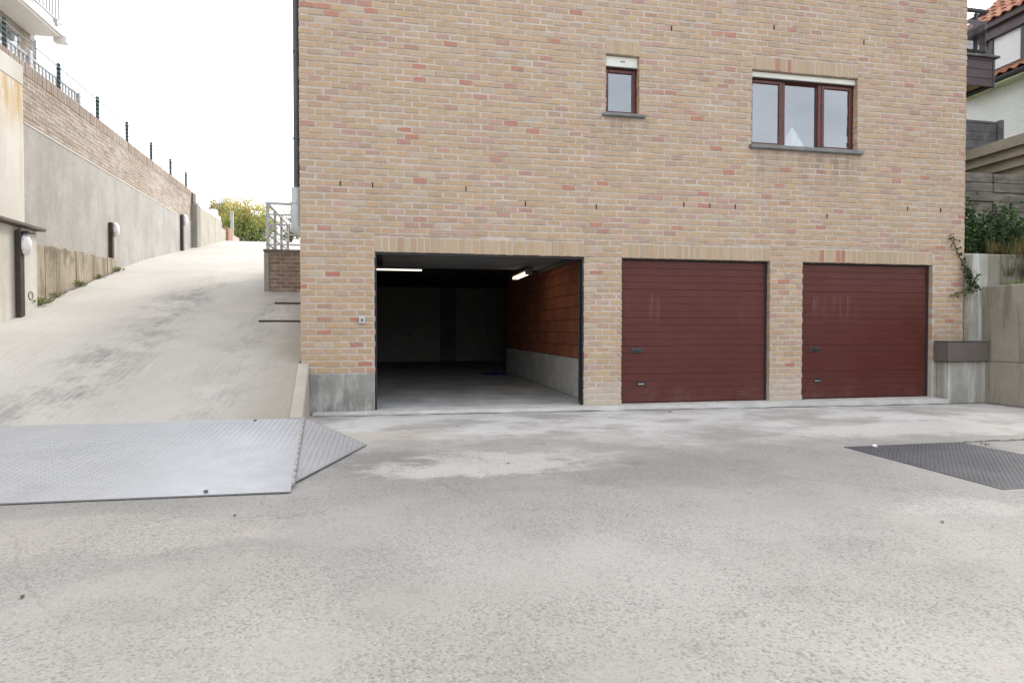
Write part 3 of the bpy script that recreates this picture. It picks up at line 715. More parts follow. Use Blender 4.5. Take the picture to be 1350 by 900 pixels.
# lit tubes
t1 = thing('tube_lamp', (1.27, 4.73, 2.28), 'lit fluorescent tube running across the open garage, at the left', 'lamp')
cbx(.80, 1.80, 4.70, 4.78, 2.335, 2.40, b=.006).build('lamp_housing', M['track'], t1)
MB().tube([(.82, 4.735, 2.313), (1.745, 4.735, 2.313)], .015, 10).build('tube', M['tube_bright'], t1)
bx(1.0, 1.04, 4.72, 4.75, 2.40, 2.48).build('bracket', M['track'], t1); bx(1.6, 1.64, 4.72, 4.75, 2.40, 2.48).build('bracket', M['track'], t1)
t2 = thing('tube_lamp', (3.33, 2.3, 2.0), 'lit fluorescent lamp with two tubes by the orange block wall', 'lamp')
cbx(3.27, 3.40, 1.72, 2.9, 2.045, 2.09, b=.006).build('lamp_housing', M['track'], t2)
for dx in (-.032, .032): MB().tube([(3.335 + dx, 1.78, 2.018), (3.335 + dx, 2.84, 2.018)], .019, 10).build('tube', M['tube'], t2)
for yy in (1.74, 2.86): cbx(3.275, 3.395, yy - .018, yy + .018, 1.985, 2.045, b=.004).build('end_cap', M['track'], t2)
for yy in (2.0, 2.6): bx(3.32, 3.35, yy, yy + .03, 2.09, 2.117 if yy < 2.3 else 2.48).build('bracket', M['track'], t2)
# blue cloth
mb = MB(); v = []; N = 14
for i in range(N):
    for j in range(N):
        u, w_ = i / (N - 1) - .5, j / (N - 1) - .5; r2 = math.hypot(u, w_)
        v.append((3.5 + u * .55 + .03 * math.sin(9 * w_), 6.15 + w_ * .7 + .03 * math.sin(11 * u), .05 + max(.004, (.10 * (1 - 1.9 * r2)) * (.6 + .4 * math.sin(14 * u + 6 * w_)) + .01 * math.sin(30 * u))))
mb.add(v, [(i * N + j, (i + 1) * N + j, (i + 1) * N + j + 1, i * N + j + 1) for i in range(N - 1) for j in range(N - 1)], None, True)
mb.build('blue_cloth', M['cloth'], None, 'small crumpled blue cloth lying on the open garage floor', 'cloth')

# ---- windows
def window(k, panes, shut):
    a, b, c, d = OPEN[k]; y = .105
    fm = MB(); t = .022
    top = d - shut
    fm.box(a - .05, a + t, y, y + .07, c, top); fm.box(b - t, b + .05, y, y + .07, c, top); fm.box(a + t, b - t, y + .001, y + .07, c - .01, c + t); fm.box(a + t, b - t, y + .001, y + .07, top - t, top)
    n = len(panes)
    for x0, x1 in zip(panes, panes[1:]):
        pass
    xs = [a + t] + panes + [b - t]
    for xm in panes: fm.box(xm - .028, xm + .028, y + .001, y + .07, c + t, top - t)
    w = fm.build('window', M['mahogany'], house)
    for i in range(len(xs) - 1):
        x0 = xs[i] + (.028 if i else 0); x1 = xs[i + 1] - (.028 if i < len(xs) - 2 else 0); z0, z1 = c + t, top - t; s = .045 if i != 1 else .014; ys_ = y - .012 if i != 1 else y + .02
        sm = MB(); sm.bbox(x0 + .001, x0 + s, ys_, ys_ + .05, z0 + .001, z1 - .001, b=.006); sm.bbox(x1 - s, x1 - .001, ys_, ys_ + .05, z0 + .001, z1 - .001, b=.006)
        sm.bbox(x0 + s, x1 - s, ys_ + .001, ys_ + .05, z0 + .001, z0 + s, b=.006); sm.bbox(x0 + s, x1 - s, ys_ + .001, ys_ + .05, z1 - s, z1 - .001, b=.006)
        sm.build('sash', M['mahogany'], w)
        bx(x0 + s - .004, x1 - s + .004, ys_ + .022, ys_ + .034, z0 + s - .004, z1 - s + .004).build('pane', M['glass'], w)
    sb = MB(); sb.bbox(a - .002, b + .002, .055, .20, top + .002, d - .004, b=.008)
    sb.build('shutter_box', M['shutter'], w)
    cbx(a + .01, b - .01, .06, .075, top - .012, top + .004, b=.003).build('shutter_bottom_bar', M['black_steel'], w)
    e = SILLS[k]; cbx(e[0], e[1], -.055, .14, e[2], e[3] - .004, b=.008).build('sill', M['stone_sill'], w)
    bx(a, b, .19, .21, c, d).build('dark_backing', M['dark_rubber'], w) if False else None
    return w
w1 = window('w1', [], .15)
window('w2', [6.82, 7.43], .085)
for i in range(2): MB().tube([(4.26 + .035 * i, .0555, 4.80), (4.285 + .035 * i, .048, 4.806)], .006, 6).build('shutter_stop', M['black_steel'], w1)

# a rough inner room so that the panes look into something
rm = MB(); rm.box(.3, 9.6, 3.9, 4.0, 2.65, 6.4); rm.box(.3, 9.6, .3, 3.9, 2.61, 2.70); rm.box(.3, 9.6, .3, 3.9, 6.35, 6.42); rm.box(5.3, 5.4, .13, 3.9, 2.7, 6.35)
rm.build('inner_room', M['room'], house)
pp = MB(); zg = [(6.86, 0, 0), (6.90, .03, .30), (6.955, -.02, .46), (7.0, .03, .50), (7.045, -.02, .36), (7.10, .03, .30), (7.155, -.02, .13), (7.20, .02, .02)]
v = []
for x, dy, h in zg: v += [(x + .09, .24 + dy, 3.76), (x + .09, .24 + dy, 3.79 + h * .72), (x + .09, .246 + dy, 3.79 + h * .72), (x + .09, .246 + dy, 3.76)]
n_ = len(zg); pp.add(v, [(i * 4 + k, (i + 1) * 4 + k, (i + 1) * 4 + (k + 1) % 4, i * 4 + (k + 1) % 4) for i in range(n_ - 1) for k in range(4)] + [(0, 1, 2, 3), (n_ * 4 - 1, n_ * 4 - 2, n_ * 4 - 3, n_ * 4 - 4)])
pp.build('folded_paper', M['white_paint'], None, 'white folded peaked ornament standing behind the middle pane of the large window', 'ornament')
cbx(6.2, 8.05, .18, .42, 3.71, 3.756, b=.006).build('inner_sill', M['white_render'], house)
# ---- downpipe, key switch
dp = MB().tube([(-.055, .16, 2.85), (-.055, .16, 6.6)], .038, 12); dp.build('downpipe', M['dark_pipe'], house)
sh = MB().tube([(-.06, .16, 2.89), (-.06, .16, 2.72), (-.06, .16, 2.70), (-.06, .16, 2.50), (-.05, .165, 2.40), (-.02, .17, 2.34), (.03, .18, 2.32)], [.058, .058, .075, .075, .075, .072, .07], 14); sh.build('downpipe_elbow', M['grey_pipe'], house)
MB().tube([(-.06, .16, 2.68), (-.06, .16, 2.705)], .081, 14).build('pipe_collar', M['grey_pipe'], house)
for z in (3.5, 4.6, 5.6): MB().tube([(-.055, .16, z), (-.055, .16, z + .03)], .044, 12).build('pipe_clip', M['dark_pipe'], house)
ks = cbx(.715, .795, -.035, .004, 1.165, 1.25, b=.005).build('key_switch', M['grey_pipe'], house)
cbx(.742, .768, -.042, -.034, 1.192, 1.224, b=.003).build('key_cylinder', plain('blue_grey_key', (.05, .09, .16), .4), ks)

# ---- balcony on the far side of the house
bc = bx(HW - .005, 11.56, 1.01, 5.0, 5.40, 5.80).build('balcony', M['tan'], house)
zz = 5.37
for h in (.14, .155, .155, .05):
    cbx(HW, 11.575, .985, 1.012, zz, zz + h - .006, b=.003).build('cladding_board', M['cladding'], bc); zz += h
zz = 5.37
for h in (.14, .155, .155, .05):
    cbx(11.553, 11.582, 1.013, 5.0, zz, zz + h - .006, b=.003).build('cladding_board', M['cladding'], bc); zz += h
bx(11.545, 11.59, .975, 1.02, 5.36, 5.87).build('corner_trim', M['anthracite'], bc)
bx(11.42, 11.55, 1.02, 5.0, 5.365, 5.402).build('edge_beam', M['black_steel'], bc)
cbx(HW, 11.66, .93, 5.0, 5.80 + .062, 5.90, b=.006).build('deck_edge', M['grey_panel'], bc)
for xx in (10.0, 11.27):
    cbx(xx, xx + .05, 1.06, 1.11, 5.90, 6.68, b=.004).build('railing_post', M['anthracite'], bc)
for z0, z1, x1 in ((6.70, 6.75, 11.54), (6.50, 6.54, 11.5), (5.99, 6.03, 11.5)):
    cbx(HW, x1, 1.05, 1.12, z0, z1, b=.004).build('rail', M['anthracite'], bc); cbx(x1 - .06, x1, 1.12, 1.5, z0, z1, b=.004).build('rail', M['anthracite'], bc)
bx(HW, 11.47, 1.035, 1.047, 6.0, 6.53).build('glass_panel', M['clear_glass'], bc)
bx(11.475, 11.487, 1.10, 1.5, 6.0, 6.53).build('glass_panel', M['clear_glass'], bc)

# ------------------------------------------------------------------ steel tread plates
def lugs(mb, P0, U, V, n, inside, pitch=.05, h=.0035, L_=.021, W_=.0065):
    """raised lugs on the plane P0 + u*U + v*V with normal n"""
    pass
def tread(poly, thick, name, mat, parent, pitch, L_, W_, h, bar=None):
    P = [Vector(p) for p in poly]
    nrm = Vector((0, 0, 0))
    for i in range(1, len(P) - 1): nrm += (P[i] - P[0]).cross(P[i + 1] - P[0])
    nrm.normalize()
    if nrm.z < 0: P.reverse(); nrm = -nrm
    k = len(P); Q = [p - nrm * thick for p in P]
    pl = MB().add(P + Q, [tuple(range(k)), tuple(reversed(range(k, 2 * k)))] + [(i, k + i, k + (i + 1) % k, (i + 1) % k) for i in range(k)]).build(name, mat, parent)
    def inside(x, y, mg=.02):
        for i in range(k):
            a, b = P[i], P[(i + 1) % k]; ex, ey = b.x - a.x, b.y - a.y; ln = math.hypot(ex, ey)
            if (ex * (y - a.y) - ey * (x - a.x)) / ln < mg: return False
        return True
    zf = lambda x, y: P[0].z - ((x - P[0].x) * nrm.x + (y - P[0].y) * nrm.y) / nrm.z
    mb = MB(); x0, x1 = min(p.x for p in P), max(p.x for p in P); y0, y1 = min(p.y for p in P), max(p.y for p in P)
    j = 0; y = y0
    while y < y1:
        x = x0 + (pitch / 2 if j % 2 else 0); i = 0
        while x < x1:
            if inside(x, y):
                a = R(45) if j % 2 else R(-45); ca, sa = math.cos(a), math.sin(a)
                pts = []
                for (u, w) in ((-L_, 0), (0, -W_), (L_, 0), (0, W_)):
                    X_, Y_ = x + u * ca - w * sa, y + u * sa + w * ca; pts.append((X_, Y_))
                vb = [Vector((p[0], p[1], zf(*p))) - nrm * .0003 for p in pts]; c0 = Vector((x, y, zf(x, y)))
                vt = [c0 + (q - c0) * .55 + nrm * h for q in vb]
                mb.add(vb + vt, [(4, 5, 6, 7), (0, 1, 5, 4), (1, 2, 6, 5), (2, 3, 7, 6), (3, 0, 4, 7)])
            x += pitch; i += 1
        y += pitch / 2; j += 1
    mb.build('tread_lugs', mat, pl, kind='stuff')
    return pl
pt = thing('steel_ramp_plate', (-1.6, -2.7, 0), 'pale steel tread plate with a triangular side flap bridging the foot of the ramp', 'metal plate')
ZB = .186
tread([(-4.2, -3.70, .014), (.458, -3.84, .014), (.235, -1.57, ZB), (-4.2, -1.55, ZB)], .008, 'plate', M['plate'], pt, .052, .024, .0085, .0046)
tread([(.262, -1.575, ZB - .002), (.452, -3.60, .02), (.892, -2.207, .012)], .008, 'side_flap', M['plate'], pt, .043, .018, .007, .0032)
hp0, hp1 = Vector((.248, -1.58, ZB + .004)), Vector((.455, -3.72, .024))
for i in range(14):
    p, q = hp0.lerp(hp1, (i + .08) / 14), hp0.lerp(hp1, (i + .86) / 14)
    MB().tube([p, q], .011, 8).build('hinge_knuckle', M['galv'], pt)
MB().tube([(-.08, -3.775, .022), (-.08, -3.775, .032)], .014, 10).build('bolt', M['track'], pt)
MB().tube([(-.21, -1.64, .178), (-.21, -1.64, .192)], .014, 10).build('bolt', M['post_brown'], pt)
hp = thing('pit_cover', (5.95, -3.82, 0), 'dark grey steel tread plate set in the forecourt beside the right wall', 'metal plate')
gzz = gz(5.9)
tread([(5.262, -4.615, gzz + .008), (6.62, -4.60, gzz + .008), (6.60, -3.035, gzz + .008), (5.305, -3.035, gzz + .008)], .010, 'cover_plate', M['dark_plate'], hp, .042, .017, .0065, .0024)
rim = MB(); 
for A in ((5.245, 6.635, -4.635, -4.615), (5.285, 6.62, -3.033, -3.012)): rim.box(A[0], A[1], A[2], A[3], gzz - .03, gzz + .004)
rim.build('rim', M['plinth_white'], hp)
mb = MB().ell((5.56, -3.125, gzz + .022), .028, .022, .016, 9, 6); mb.v = [tuple(c_ + rnd.uniform(-.003, .003) for c_ in p) for p in mb.v]
mb.build('white_stone', M['stone'], None, 'small white stone lying on the dark steel cover plate', 'stone')

# ------------------------------------------------------------------ left retaining wall
rw = thing('retaining_wall', (wx(6), 6, 0), 'long retaining wall left of the ramp, brick above grey render', 'wall')
def slab_along(mb, y0, y1, xo, z0, z1, depth=.3, col=None):
    """vertical slab following the retaining wall: face at wx(y)+xo"""
    a, b = wx(y0) + xo, wx(y1) + xo
    v = [(a - depth, y0, z0), (a, y0, z0), (b, y1, z0), (b - depth, y1, z0), (a - depth, y0, z1), (a, y0, z1), (b, y1, z1), (b - depth, y1, z1)]
    mb.add(v, [(0, 3, 2, 1), (4, 5, 6, 7), (0, 1, 5, 4), (1, 2, 6, 5), (2, 3, 7, 6), (3, 0, 4, 7)], col); return mb
slab_along(MB(), 2.62, 11.66, -.005, 4.0, 5.19, .28).build('core', M['mortar'], rw)
slab_along(MB(), -6, 2.58, -.005, 4.9, 5.19, .28).build('core', M['mortar'], rw)
WP = [((.30, .255, .215), 20), ((.28, .23, .195), 14), ((.33, .285, .245), 14), ((.28, .21, .175), 6), ((.34, .27, .19), 6)]
frw = lambda p: (wx(p[0]) - p[1], p[0], p[2])
mb = MB(); z = 4.275; row = 0
while z < 4.97:
    y = 2.62 - (.1 if row % 2 else 0)
    while y < 11.66:
        y0, y1 = max(y, 2.62), min(y + .19, 11.66)
        if y1 - y0 > .03: brick_geo(mb, y0, y1, z, z + .062, pick(WP), .05, 0, rnd, frw)
        y += .2
    z += .0725; row += 1
mb.f = [t[::-1] for t in mb.f]; mb.build('bricks', M['wash_brick'], rw, kind='stuff')
mb = MB(); y = -2.
while y < 11.65:
    brick_geo(mb, y, y + .062, 5.005 if y > 2.6 else 5.09, 5.2, pick(WP), .20, -.008, rnd, frw); y += .0725
mb.f = [t[::-1] for t in mb.f]; mb.build('coping_bricks', M['wash_brick'], rw, kind='stuff')
slab_along(MB(), 2.63, 11.8, .008, .8, 4.262, .3).build('render_face', M['render'], rw)
slab_along(MB(), 2.63, 11.8, .016, 4.245, 4.268, .02).build('render_edge', M['white_render'], rw)
slab_along(MB(), 5.95, 11.75, .022, 1.2, 2.36, .04).build('render_base', M['render'], rw) if False else None
slab_along(MB(), -6, 2.585, .03, .5, 4.795, .3).build('cream_face', M['rust_panel'], rw)
slab_along(MB(), -6, 2.585, .036, 4.80, 5.085, .3).build('white_band', M['white_render'], rw)
slab_along(MB(), 2.585, 2.63, -.02, .8, 5.0, .2).build('expansion_joint', M['dark_rubber'], rw)
# end piers
bp = cbx(wx(11.8) - .2, wx(11.8) + .06, 11.67, 11.95, 3.2, 5.16, b=.01).build('brick_pier', M['coping'], rw)
cbx(-4.75, -4.50, 11.62, 11.99, 3.2, 4.80, b=.012).build('concrete_pier', M['pier'], rw)
# far lower wall
fw = thing('far_concrete_wall', (-4.6, 14.5, 3.7), 'low pale concrete wall beyond the end of the brick wall, near the ramp top', 'wall')
for i in range(3):
    y0 = 12.0 + i * .82; cbx(-4.80, -4.52, y0, y0 + .808, 3.2, 4.79 + .006 * (i % 2), b=.01).build('wall_panel', M['kerb'], fw)
cbx(-4.84, -4.56, 12.0, 14.46, 4.80, 4.93, b=.01).build('white_coping', M['white_paint'], fw)
for yy in (13.1, 14.2): cbx(-4.86, -4.64, yy, yy + .25, 4.93, 5.15, b=.02).build('cap_block', M['white_paint'], fw)
cbx(-4.98, -4.66, 15.9, 16.5, 4.0, 4.82, b=.02).build('rust_red_block', None or plain('old_red_brick', (.32, .19, .13), .9, 0, .35, 9), None, 'rust red brick stub at the end of the far concrete wall', 'wall')
MB().tube([(-5.08, 18.2, 4.38), (-5.08, 18.2, 5.83)], .06, 8).build('grey_post', M['galv'], None, 'slim grey post standing at the top of the ramp before the trees', 'post')

# stained low wall with separate slabs and the pillar
lw = thing('stained_low_wall', (-4.3, 4.3, 1.5), 'low stained yellowish concrete wall along the left edge of the ramp', 'wall')
edges = [2.68, 3.05, 3.42, 3.78, 4.12, 4.42, 4.78, 5.10, 5.45, 5.86]
for i, (y0, y1) in enumerate(zip(edges, edges[1:])):
    zt0, zt1 = 2.44 + (y0 - 2.7) * .028, 2.44 + (y1 - 2.7) * .028
    xo = .085 + rnd.uniform(-.006, .006)
    v = []; NS = 6
    for q in range(NS + 1):
        yy = y0 + .006 + (y1 - y0 - .012) * q / NS; zt = zt0 + (zt1 - zt0) * q / NS + rnd.uniform(-.018, .012)
        v += [(wx(yy) + .0, yy, .9), (wx(yy) + xo, yy, .9), (wx(yy) + xo + rnd.uniform(-.004, .004), yy, (zt + 1.) / 2), (wx(yy) + xo - .004, yy, zt - .015), (wx(yy) + xo - .02, yy, zt), (wx(yy) + .0, yy, zt)]
    f = []
    for q in range(NS):
        for s_ in range(5): f.append((q * 6 + s_, q * 6 + s_ + 1, (q + 1) * 6 + s_ + 1, (q + 1) * 6 + s_)[::-1])
    f += [(0, 1, 2, 3, 4, 5)[::-1], tuple(range(NS * 6, NS * 6 + 6))]
    MB().add(v, f).build('slab', M['lowwall'], lw)
wp = thing('white_pillar', (-4.25, 1.6, 1.2), 'white rendered pillar wall with a dark coping slab at the left edge', 'pillar')
cbx(-4.6, -4.235, 2.22, 2.645, .6, 2.60, b=.012).build('end_block', M['white_render'], wp)
cbx(-4.6, -4.25, -1.5, 2.205, .3, 2.60, b=.01).build('wall_block', M['cream'], wp)
cbx(-4.7, -4.14, -1.5, 2.73, 2.605, 2.655, b=.01).build('coping_slab', M['coping'], wp)
ring = MB()
N = 22; v = []
for i in range(N):
    t = 2 * math.pi * i / N
    for rr, xx in ((.052, -4.2345), (.054, -4.226), (.062, -4.226), (.064, -4.2345)): v.append((xx, 2.45 + rr * math.cos(t), 1.60 + rr * math.sin(t)))
ring.add(v, [(i * 4 + k, i * 4 + k + 1, ((i + 1) % N) * 4 + k + 1, ((i + 1) % N) * 4 + k) for i in range(N) for k in range(3)])
ring.build('pipe_ring', M['coping'], wp)

def lamp_post(x, y, z0, z1, lz, side, label, w=.075, big=1., hood=False):
    t = thing('wall_lamp', (x, y, z0), label, 'lamp', 'lamps along the left wall of the ramp')
    cbx(x, x + .07, y - w / 2, y + w / 2, z0, z1, b=.006).build('post', M['post_brown'], t)
    yl = y + side
    bd = cbx(x + .03, x + .075, yl - .075 * big, yl + .075 * big, lz - .13 * big, lz + .13 * big, b=.02).build('lamp_base', M['grey_pipe'], t)
    MB().ell((x + .078, yl, lz), .075 * big, .085 * big, .15 * big, 16, 10).build('globe', M['white_plastic'], t)
    for dz in (-.07, .07): MB().tube([(x + .08, yl - .06 * big, lz + dz * big), (x + .10, yl - .082 * big, lz + dz * big)], .01, 6).build('screw', M['steel'], t)
    if hood:
        h_ = MB().tube([(x + .035, y, z1), (x + .035, y, z1 + .015)], .03, 8); h_.bbox(x + .0, x + .16, y - .02, y + .16, z1 - .03, z1 - .002, b=.006); h_.build('hood', M['black_steel'], t)
lamp_post(-4.235, 2.12, 1.0, 2.53, 2.33, .06, 'white oval lamp with black hood on a brown post before the white pillar', .11, 1.05, True)
lamp_post(wx(5.74) + .01, 5.76, 2.35, 3.26, 3.13, .09, 'white oval lamp on a brown post at the end of the stained low wall', .09)
lamp_post(wx(10.55) + .01, 10.58, 3.2, 4.30, 4.17, .11, 'farthest white oval lamp on a brown post near the top of the ramp', .12, 1.05)

# fence on the retaining wall
fc = thing('wire_fence', (wx(6) - .1, 6, 5.2), 'wire fence with green posts on top of the left brick wall', 'fence')
PY = [-.7, .83, 2.38, 4.0, 5.555, 7.06, 8.6, 10.1, 11.52]
for y in PY:
    x = wx(y) - .10
    p = MB().tube([(x, y, 5.12), (x, y, 5.70)], .03, 10); p.ell((x, y, 5.70), .031, .031, .014, 10, 4)
    p = p.build('post', M['green_post'], fc)
    for z in (5.28, 5.62): MB().tube([(x, y, z - .012), (x, y, z + .010)], .033, 10).build('clamp', M['black_steel'], p)
for z, r_ in ((5.625, .009), (5.55, .0045), (5.47, .0045), (5.39, .0045), (5.31, .0045)):
    MB().tube([(wx(PY[0]) - .07, PY[0], z), (wx(PY[-1]) - .07, PY[-1], z)], r_, 5).build('wire', M['wire'], fc)
# white picket railing behind it
wr = thing('white_railing', (-5, 2.5, 5.2), 'white picket railing behind the brick wall at the upper left', 'railing')
bx(-5.02, -4.98, -2, 5.72, 5.77, 5.81).build('top_rail', M['rail_grey'], wr); bx(-5.02, -4.98, -2, 5.72, 5.27, 5.30).build('bottom_rail', M['rail_grey'], wr)
mb = MB(); y = -1.9
while y < 5.7: mb.box(-5.012, -4.988, y, y + .035, 5.30, 5.77); y += .115
mb.build('balusters', M['rail_grey'], wr, kind='stuff')
cbx(-5.04, -4.96, 5.68, 5.75, 4.7, 5.80, b=.006).build('end_post', M['rail_grey'], wr)
cbx(-5.05, -4.95, 3.95, 4.05, 4.7, 5.90, b=.01).build('newel', M['rail_grey'], wr)

# neighbouring block, upper left
nb = thing('apartment_block', (-10, 3, 4.7), 'brick apartment block with a white balcony at the upper left corner', 'building')
bx(-13, -7.012, -6, 8.25, 4.5, 12).build('wall', M['mortar'], nb)
mb = MB(); frn = lambda p: (-7.0 - p[1], p[0], p[2])
z = 6.6; row = 0
def nbz(y0, y1, z0): return (3.0 < y1 and y0 < 5.9 and 6.9 < z0 < 7.72) or (6.2 < y1 and y0 < 7.55 and 6.5 < z0 < 7.62)
while z < 8.0:
    y = 3 - (.1 if row % 2 else 0)
    while y < 8.24:
        y1 = min(y + .19, 8.24)
        if y1 - y > .03 and not nbz(y, y1, z): brick_geo(mb, y, y1, z, z + .062, pick(WP), .02, 0, rnd, frn)
        y += .2
    z += .0725; row += 1
mb.f = [t[::-1] for t in mb.f]; mb.build('bricks', M['wash_brick'], nb, kind='stuff')
for (y0, y1, z0, z1) in ((3.0, 5.9, 6.9, 7.72), (6.2, 7.55, 6.5, 7.62)):
    w = bx(-7.011, -6.985, y0, y1, z0, z1).build('window', M['anthracite'], nb)
    bx(-6.984, -6.978, y0 + .06, y1 - .06, z0 + .06, z1 - .06).build('pane', M['glass'], w)
bl = cbx(-7.0, -6.38, -4, 8.06, 7.86, 8.08, b=.01).build('balcony', M['white_paint'], nb)
cbx(-6.379, -6.33, -4, 8.06, 7.90, 8.02, b=.006).build('edge_trim', M['white_paint'], bl)
cbx(-6.55, -6.27, 8.065, 8.22, 7.76, 7.93, b=.01).build('canopy', M['white_paint'], nb)
cbx(-7.4, -7.0, 8.0, 8.3, 5, 7.85, b=.01).build('corner_pilaster', M['anthracite'], nb)
y = 4.0
while y < 8.0: bx(-6.36, -6.335, y, y + .03, 8.16, 9.2).build('baluster', M['rail_grey'], bl); y += .13
for z in (8.13, 9.2): bx(-6.37, -6.325, 3, 8.03, z, z + .035).build('rail', M['rail_grey'], bl)
for y in (5.2, 6.5, 7.7): cbx(-6.37, -6.28, y, y + .1, 8.0, 8.14, b=.006).build('rail_bracket', M['grey_pipe'], bl)

# ------------------------------------------------------------------ side platform with railing
pf = thing('brick_platform_wall', (-.6, 6, 1.7), 'low dark brick platform wall beside the house under a metal railing', 'wall')
bx(-1.14, .0, 3.945, 9.2, 1.5, 2.52).build('core', M['mortar'], pf)
mb = MB(); z = 1.70; row = 0
while z < 2.5:
    x = -1.08 - (.1 if row % 2 else 0)
    while x < -.02:
        x0, x1 = max(x, -1.08), min(x + .19, -.005)
        if x1 - x0 > .03: brick_geo(mb, x0, x1, z, z + .064, pick([((.22, .135, .095), 5), ((.185, .11, .08), 5), ((.25, .17, .125), 3)]), .06, 3.93)
        x += .2
    z += .0745; row += 1
mb.build('bricks', M['dark_brick'], pf, kind='stuff')
cbx(-1.175, -1.085, 3.915, 9.2, 1.5, 2.515, b=.008).build('edge_post', M['pier'], pf)
cbx(-1.185, .005, 3.905, 9.2, 2.522, 2.572, b=.008).build('cap_slab', M['coping'], pf)
ra = thing('platform_railing', (-.6, 5, 2.57), 'galvanised metal railing on the low platform wall beside the house', 'railing')
ry = [3.98, 4.72, 5.45, 6.25]
for y in ry: bx(-1.14, -1.09, y - .025, y + .025, 2.573, 3.40).build('post', M['galv'], ra)
bx(-.14, -.09, 3.955, 4.005, 2.573, 3.40).build('post', M['galv'], ra)
for z, h in ((3.40, .045), (3.205, .025), (3.02, .025), (2.84, .025), (2.655, .025)):
    bx(-1.15, -.02, 3.965, 3.995, z, z + h).build('rail', M['galv'], ra); bx(-1.13, -1.10, 3.996, 6.28, z + .001, z + h - .001).build('rail', M['galv'], ra)
for y, x0, nm in ((2.99, -.83, 'upper'), (1.885, -.87, 'lower')):
    z = rz(y); cbx(x0, -.0, y - .025, y + .025, z - .03, z + .028, b=.006).build('steel_strip', M['post_brown'], None, '%s dark steel bar lying across the ramp against the house side' % nm, 'metal bar')

# ------------------------------------------------------------------ right side walls and beds
gr = gz(10)
rb = thing('right_retaining_wall', (10.3, -2, 0), 'stained concrete retaining wall with a ledge on the right of the forecourt', 'wall')
cbx(10.10, 10.6, -9, -.135, -.2, .595, b=.012).build('lower_wall', M['rwall'], rb)
cbx(10.125, 10.27, -9, -.135, .597, 1.755, b=.012).build('upper_wall', M['rwall'], rb)
cbx(9.44, 10.115, -.135 - .09, .0 - .006, -.2, .60, b=.012).build('corner_block', M['plinth_white'], rb)
cbx(9.955, 14.5, .02, .25, -.2, 2.285, b=.012).build('back_wall', M['rwall'], rb)
cbx(9.955, 10.24, -.134, .018, .605, 2.262, b=.01).build('corner_strip', M['plinth_white'], rb)
bx(10.272, 30, -9, .02, -.3, 1.74).build('lower_bed', M['soil'], kind='structure')
bx(9.96, 30, .25, 1.49, -.3, 2.32).build('upper_bed', M['soil'], kind='structure')
bx(9.97, 60, 1.60, 17.9, -.3, 3.95).build('slope_terrace', M['lawn'], kind='structure')
tb = thing('metal_box', (9.72, -.16, .6), 'grey brown sheet metal box on the corner block right of the garages', 'box')
cbx(9.365, 10.085, -.295, -.03, .605, .90, b=.008).build('body', M['grey_box'], tb)
cbx(9.36, 10.09, -.302, -.028, .902, .918, b=.004).build('lid', M['grey_box'], tb)
# board wall
sw = thing('board_wall', (12, 1.55, 2.3), 'dark weathered concrete board wall behind the ivy right of the house', 'wall')
z = 2.26
for i in range(10):
    for x0, x1 in ((9.97, 12.2), (12.215, 14.6)):
        o = rnd.uniform(-.012, .012)
        cbx(x0, x1, 1.50 + o, 1.585, z, z + .168 + rnd.uniform(-.004, .002), b=.012).build('board', M['sleeper'], sw)
    z += .175
bf = thing('board_fence', (13, 4, 4), 'mossy overlapping board fence above the dark board wall at right', 'fence')
for i in range(4):
    z = 4.012 + i * .20
    MB().add([(12.90, 1.2, z), (13.0, 1.2, z + .235), (13.05, 1.2, z + .235), (12.97, 1.2, z - .012), (12.90, 9, z), (13.0, 9, z + .235), (13.05, 9, z + .235), (12.97, 9, z - .012)],
             [(0, 4, 5, 1), (1, 5, 6, 2), (2, 6, 7, 3), (3, 7, 4, 0), (0, 1, 2, 3), (7, 6, 5, 4)]).build('board', M['board'], bf)
for y in (2.2, 3.6, 5.0): cbx(13.06, 13.14, y, y + .08, 3.9, 4.82, b=.008).build('post', M['board'], bf)
gp = thing('grey_fence_panel', (13.7, 3.3, 4.9), 'grey horizontal plank fence panel with a post before the white house', 'fence')
for i in range(5): cbx(12.6, 14.42, 3.30, 3.335, 4.72 + i * .185, 4.72 + i * .185 + .18, b=.004).build('plank', M['grey_panel'], gp)
cbx(12.6, 14.42, 3.29, 3.345, 5.648, 5.70, b=.004).build('cap_rail', M['grey_panel'], gp)
cbx(14.42, 14.50, 3.26, 3.35, 3.95, 5.74, b=.006).build('post', M['grey_panel'], gp)
cbx(14.34, 14.41, 3.255, 3.30, 3.95, 5.72, b=.006).build('post', M['grey_panel'], gp)

# ------------------------------------------------------------------ white neighbour house
wh = thing('white_house', (18, .5, 4), 'white painted brick house with red tiled roof and brown dormer at right', 'house')
bx(15.0, 21, -4, 4.7, 3.6, 6.9).build('wall', M['white_brick'], wh)
MB().add([(15.003, 4.7, 6.85), (21, 4.7, 6.85), (18, 4.7, 9.7), (15.003, 4.6, 6.85), (21, 4.6, 6.85), (18, 4.6, 9.7)], [(0, 1, 2), (5, 4, 3)]).build('gable', M['white_brick'], wh)
bx(14.72, 15.02, -4, 4.75, 6.70, 6.725).build('soffit', M['soffit_green'], wh)
gt = MB(); v = []; 
for y in (-4.0, 4.8):
    for i in range(9):
        t = math.pi * (1 + i / 8); v.append((14.72 + .075 * math.cos(t), y, 6.83 + .085 * math.sin(t)))
gt.add(v, [(i, i + 1, 10 + i, 9 + i) for i in range(8)], None, True).build('gutter', M['anthracite'], wh)
TP = [((.36, .13, .07), 5), ((.30, .10, .055), 4), ((.42, .19, .11), 4), ((.33, .17, .11), 2)]
